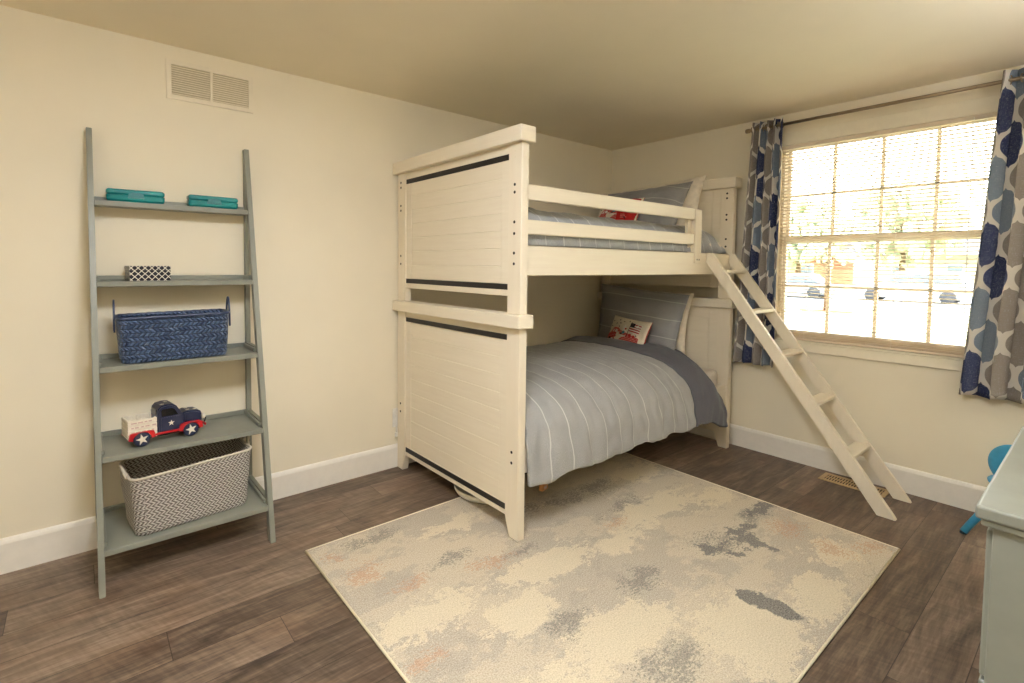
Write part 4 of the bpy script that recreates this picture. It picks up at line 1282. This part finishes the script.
def car(label, x, y, mat, L=4.5, hgt=1.45, rz=pi/2, van=False):
    t0 = thing('car', label, 'car', (x, y, GZ+.03), rz)
    bm = bmesh.new()
    prism(bm, [(-L/2, .35), (-L/2, .75), (-L/2+.1, .85), (-L*.16, .92), (L*.42, .88), (L/2, .72), (L/2, .35), (L/2-.1, .22), (-L/2+.1, .22)], 'y', -.86, .86, .06)
    obj('car_body', bm, mat, t0)
    bm = bmesh.new()
    top = [(-L*.46, .85), (-L*.42, hgt-.05), (-L*.36, hgt), (L*.10, hgt), (L*.26, .88)] if van else [(-L*.38, .88), (-L*.26, hgt-.06), (-L*.18, hgt), (L*.06, hgt), (L*.22, .88)]
    prism(bm, top, 'y', -.74, .74, .05); cabn = obj('cabin', bm, mat, t0)
    bm = bmesh.new()
    for s in (-1, 1):
        q = [(p[0]*.90, min(p[1], hgt-.12)) for p in top]; q = [(a, max(b, .93)) for a, b in q]
        prism(bm, q, 'y', s*.735, s*.75)
    obj('side_windows', bm, M_carg, cabn)
    for wx in (-L*.31, L*.31):
        for s in (-1, 1):
            bm = bmesh.new(); lathe(bm, [(0, -.1), (.30, -.1), (.33, -.07), (.33, .07), (.30, .1), (0, .1)], (wx, s*.80, .33), 'y', 22); obj('wheel', bm, M_tyre, t0, True)
    return t0
car('white car parked across the lawn at the right of the window view', 31.0, 3.9, M_carw, 4.9, 1.6, van=True)
car('silver car parked behind the young tree outside', 30.0, 9.2, M_cars, 4.4, 1.4)
car('white car parked at the left of the window view', 34.5, 14.2, M_carw, 4.5, 1.45)
car('dark car parked further back at the far right of the window view', 38.0, .2, M_carr, 4.5, 1.45)

# ================================================================== LIGHT
w = bpy.data.worlds.new('world'); bpy.context.scene.world = w; w.use_nodes = True
nt = w.node_tree; bg = nt.nodes['Background']
sky = nt.nodes.new('ShaderNodeTexSky'); sky.sky_type = 'NISHITA' if 'NISHITA' in [i.identifier for i in sky.bl_rna.properties['sky_type'].enum_items] else 'HOSEK_WILKIE'
sky.sun_elevation = radians(48); sky.sun_rotation = radians(100); sky.sun_disc = False
sky.dust_density = 3; sky.air_density = 1.0
mixn = nt.nodes.new('ShaderNodeMix'); mixn.data_type = 'RGBA'; mixn.inputs[0].default_value = .72
nt.links.new(sky.outputs[0], mixn.inputs[6]); mixn.inputs[7].default_value = (.30, .30, .29, 1)
nt.links.new(mixn.outputs[2], bg.inputs[0]); bg.inputs[1].default_value = 4.5
sd = bpy.data.lights.new('sun', 'SUN'); sd.energy = 14; sd.angle = radians(1); sd.color = (1, .95, .90)
so_ = bpy.data.objects.new('sun', sd); COL.objects.link(so_); so_.rotation_euler = Vector((.55, .35, -1.0)).to_track_quat('-Z', 'Y').to_euler()
pd = bpy.data.lights.new('window_portal', 'AREA'); pd.shape = 'RECTANGLE'; pd.size = 1.24; pd.size_y = 1.05; pd.cycles.is_portal = True
po = bpy.data.objects.new('window_portal', pd); COL.objects.link(po); po.location = (WT+.02, -1.84, 1.385)
po.rotation_euler = Vector((-1, 0, 0)).to_track_quat('-Z', 'Y').to_euler()

# ================================================================== CAMERA
f_, cx, cy = 502.2413, 473.9772, 287.2604
yaw, pitch, roll = .905575, -.0445312, .00883991
fwd = Vector((cos(yaw)*cos(pitch), sin(yaw)*cos(pitch), sin(pitch)))
right = fwd.cross(Vector((0, 0, 1))).normalized(); upv = right.cross(fwd)
r = right*cos(roll)+upv*sin(roll); u = -right*sin(roll)+upv*cos(roll)
cd = bpy.data.cameras.new('camera'); cam = bpy.data.objects.new('camera', cd); COL.objects.link(cam)
M3 = Matrix((r, u, -fwd)).transposed(); cam.matrix_world = Matrix.Translation((-3.5510136, -2.6562239, 1.2279766)) @ M3.to_4x4()
cd.sensor_width = 36; cd.sensor_fit = 'HORIZONTAL'; cd.lens = f_/1024*36
cd.shift_x = (512-cx)/1024; cd.shift_y = (cy-341.5)/1024; cd.clip_start = .02; cd.clip_end = 300
sc = bpy.context.scene; sc.camera = cam
sc.view_settings.view_transform = 'Standard'; sc.view_settings.look = 'None'; sc.view_settings.gamma = 1; sc.view_settings.exposure = 0.24
sc.cycles.max_bounces = 10; sc.cycles.diffuse_bounces = 6; sc.cycles.transparent_max_bounces = 12
sc.cycles.sample_clamp_indirect = 8
sc.cycles.use_denoising = True
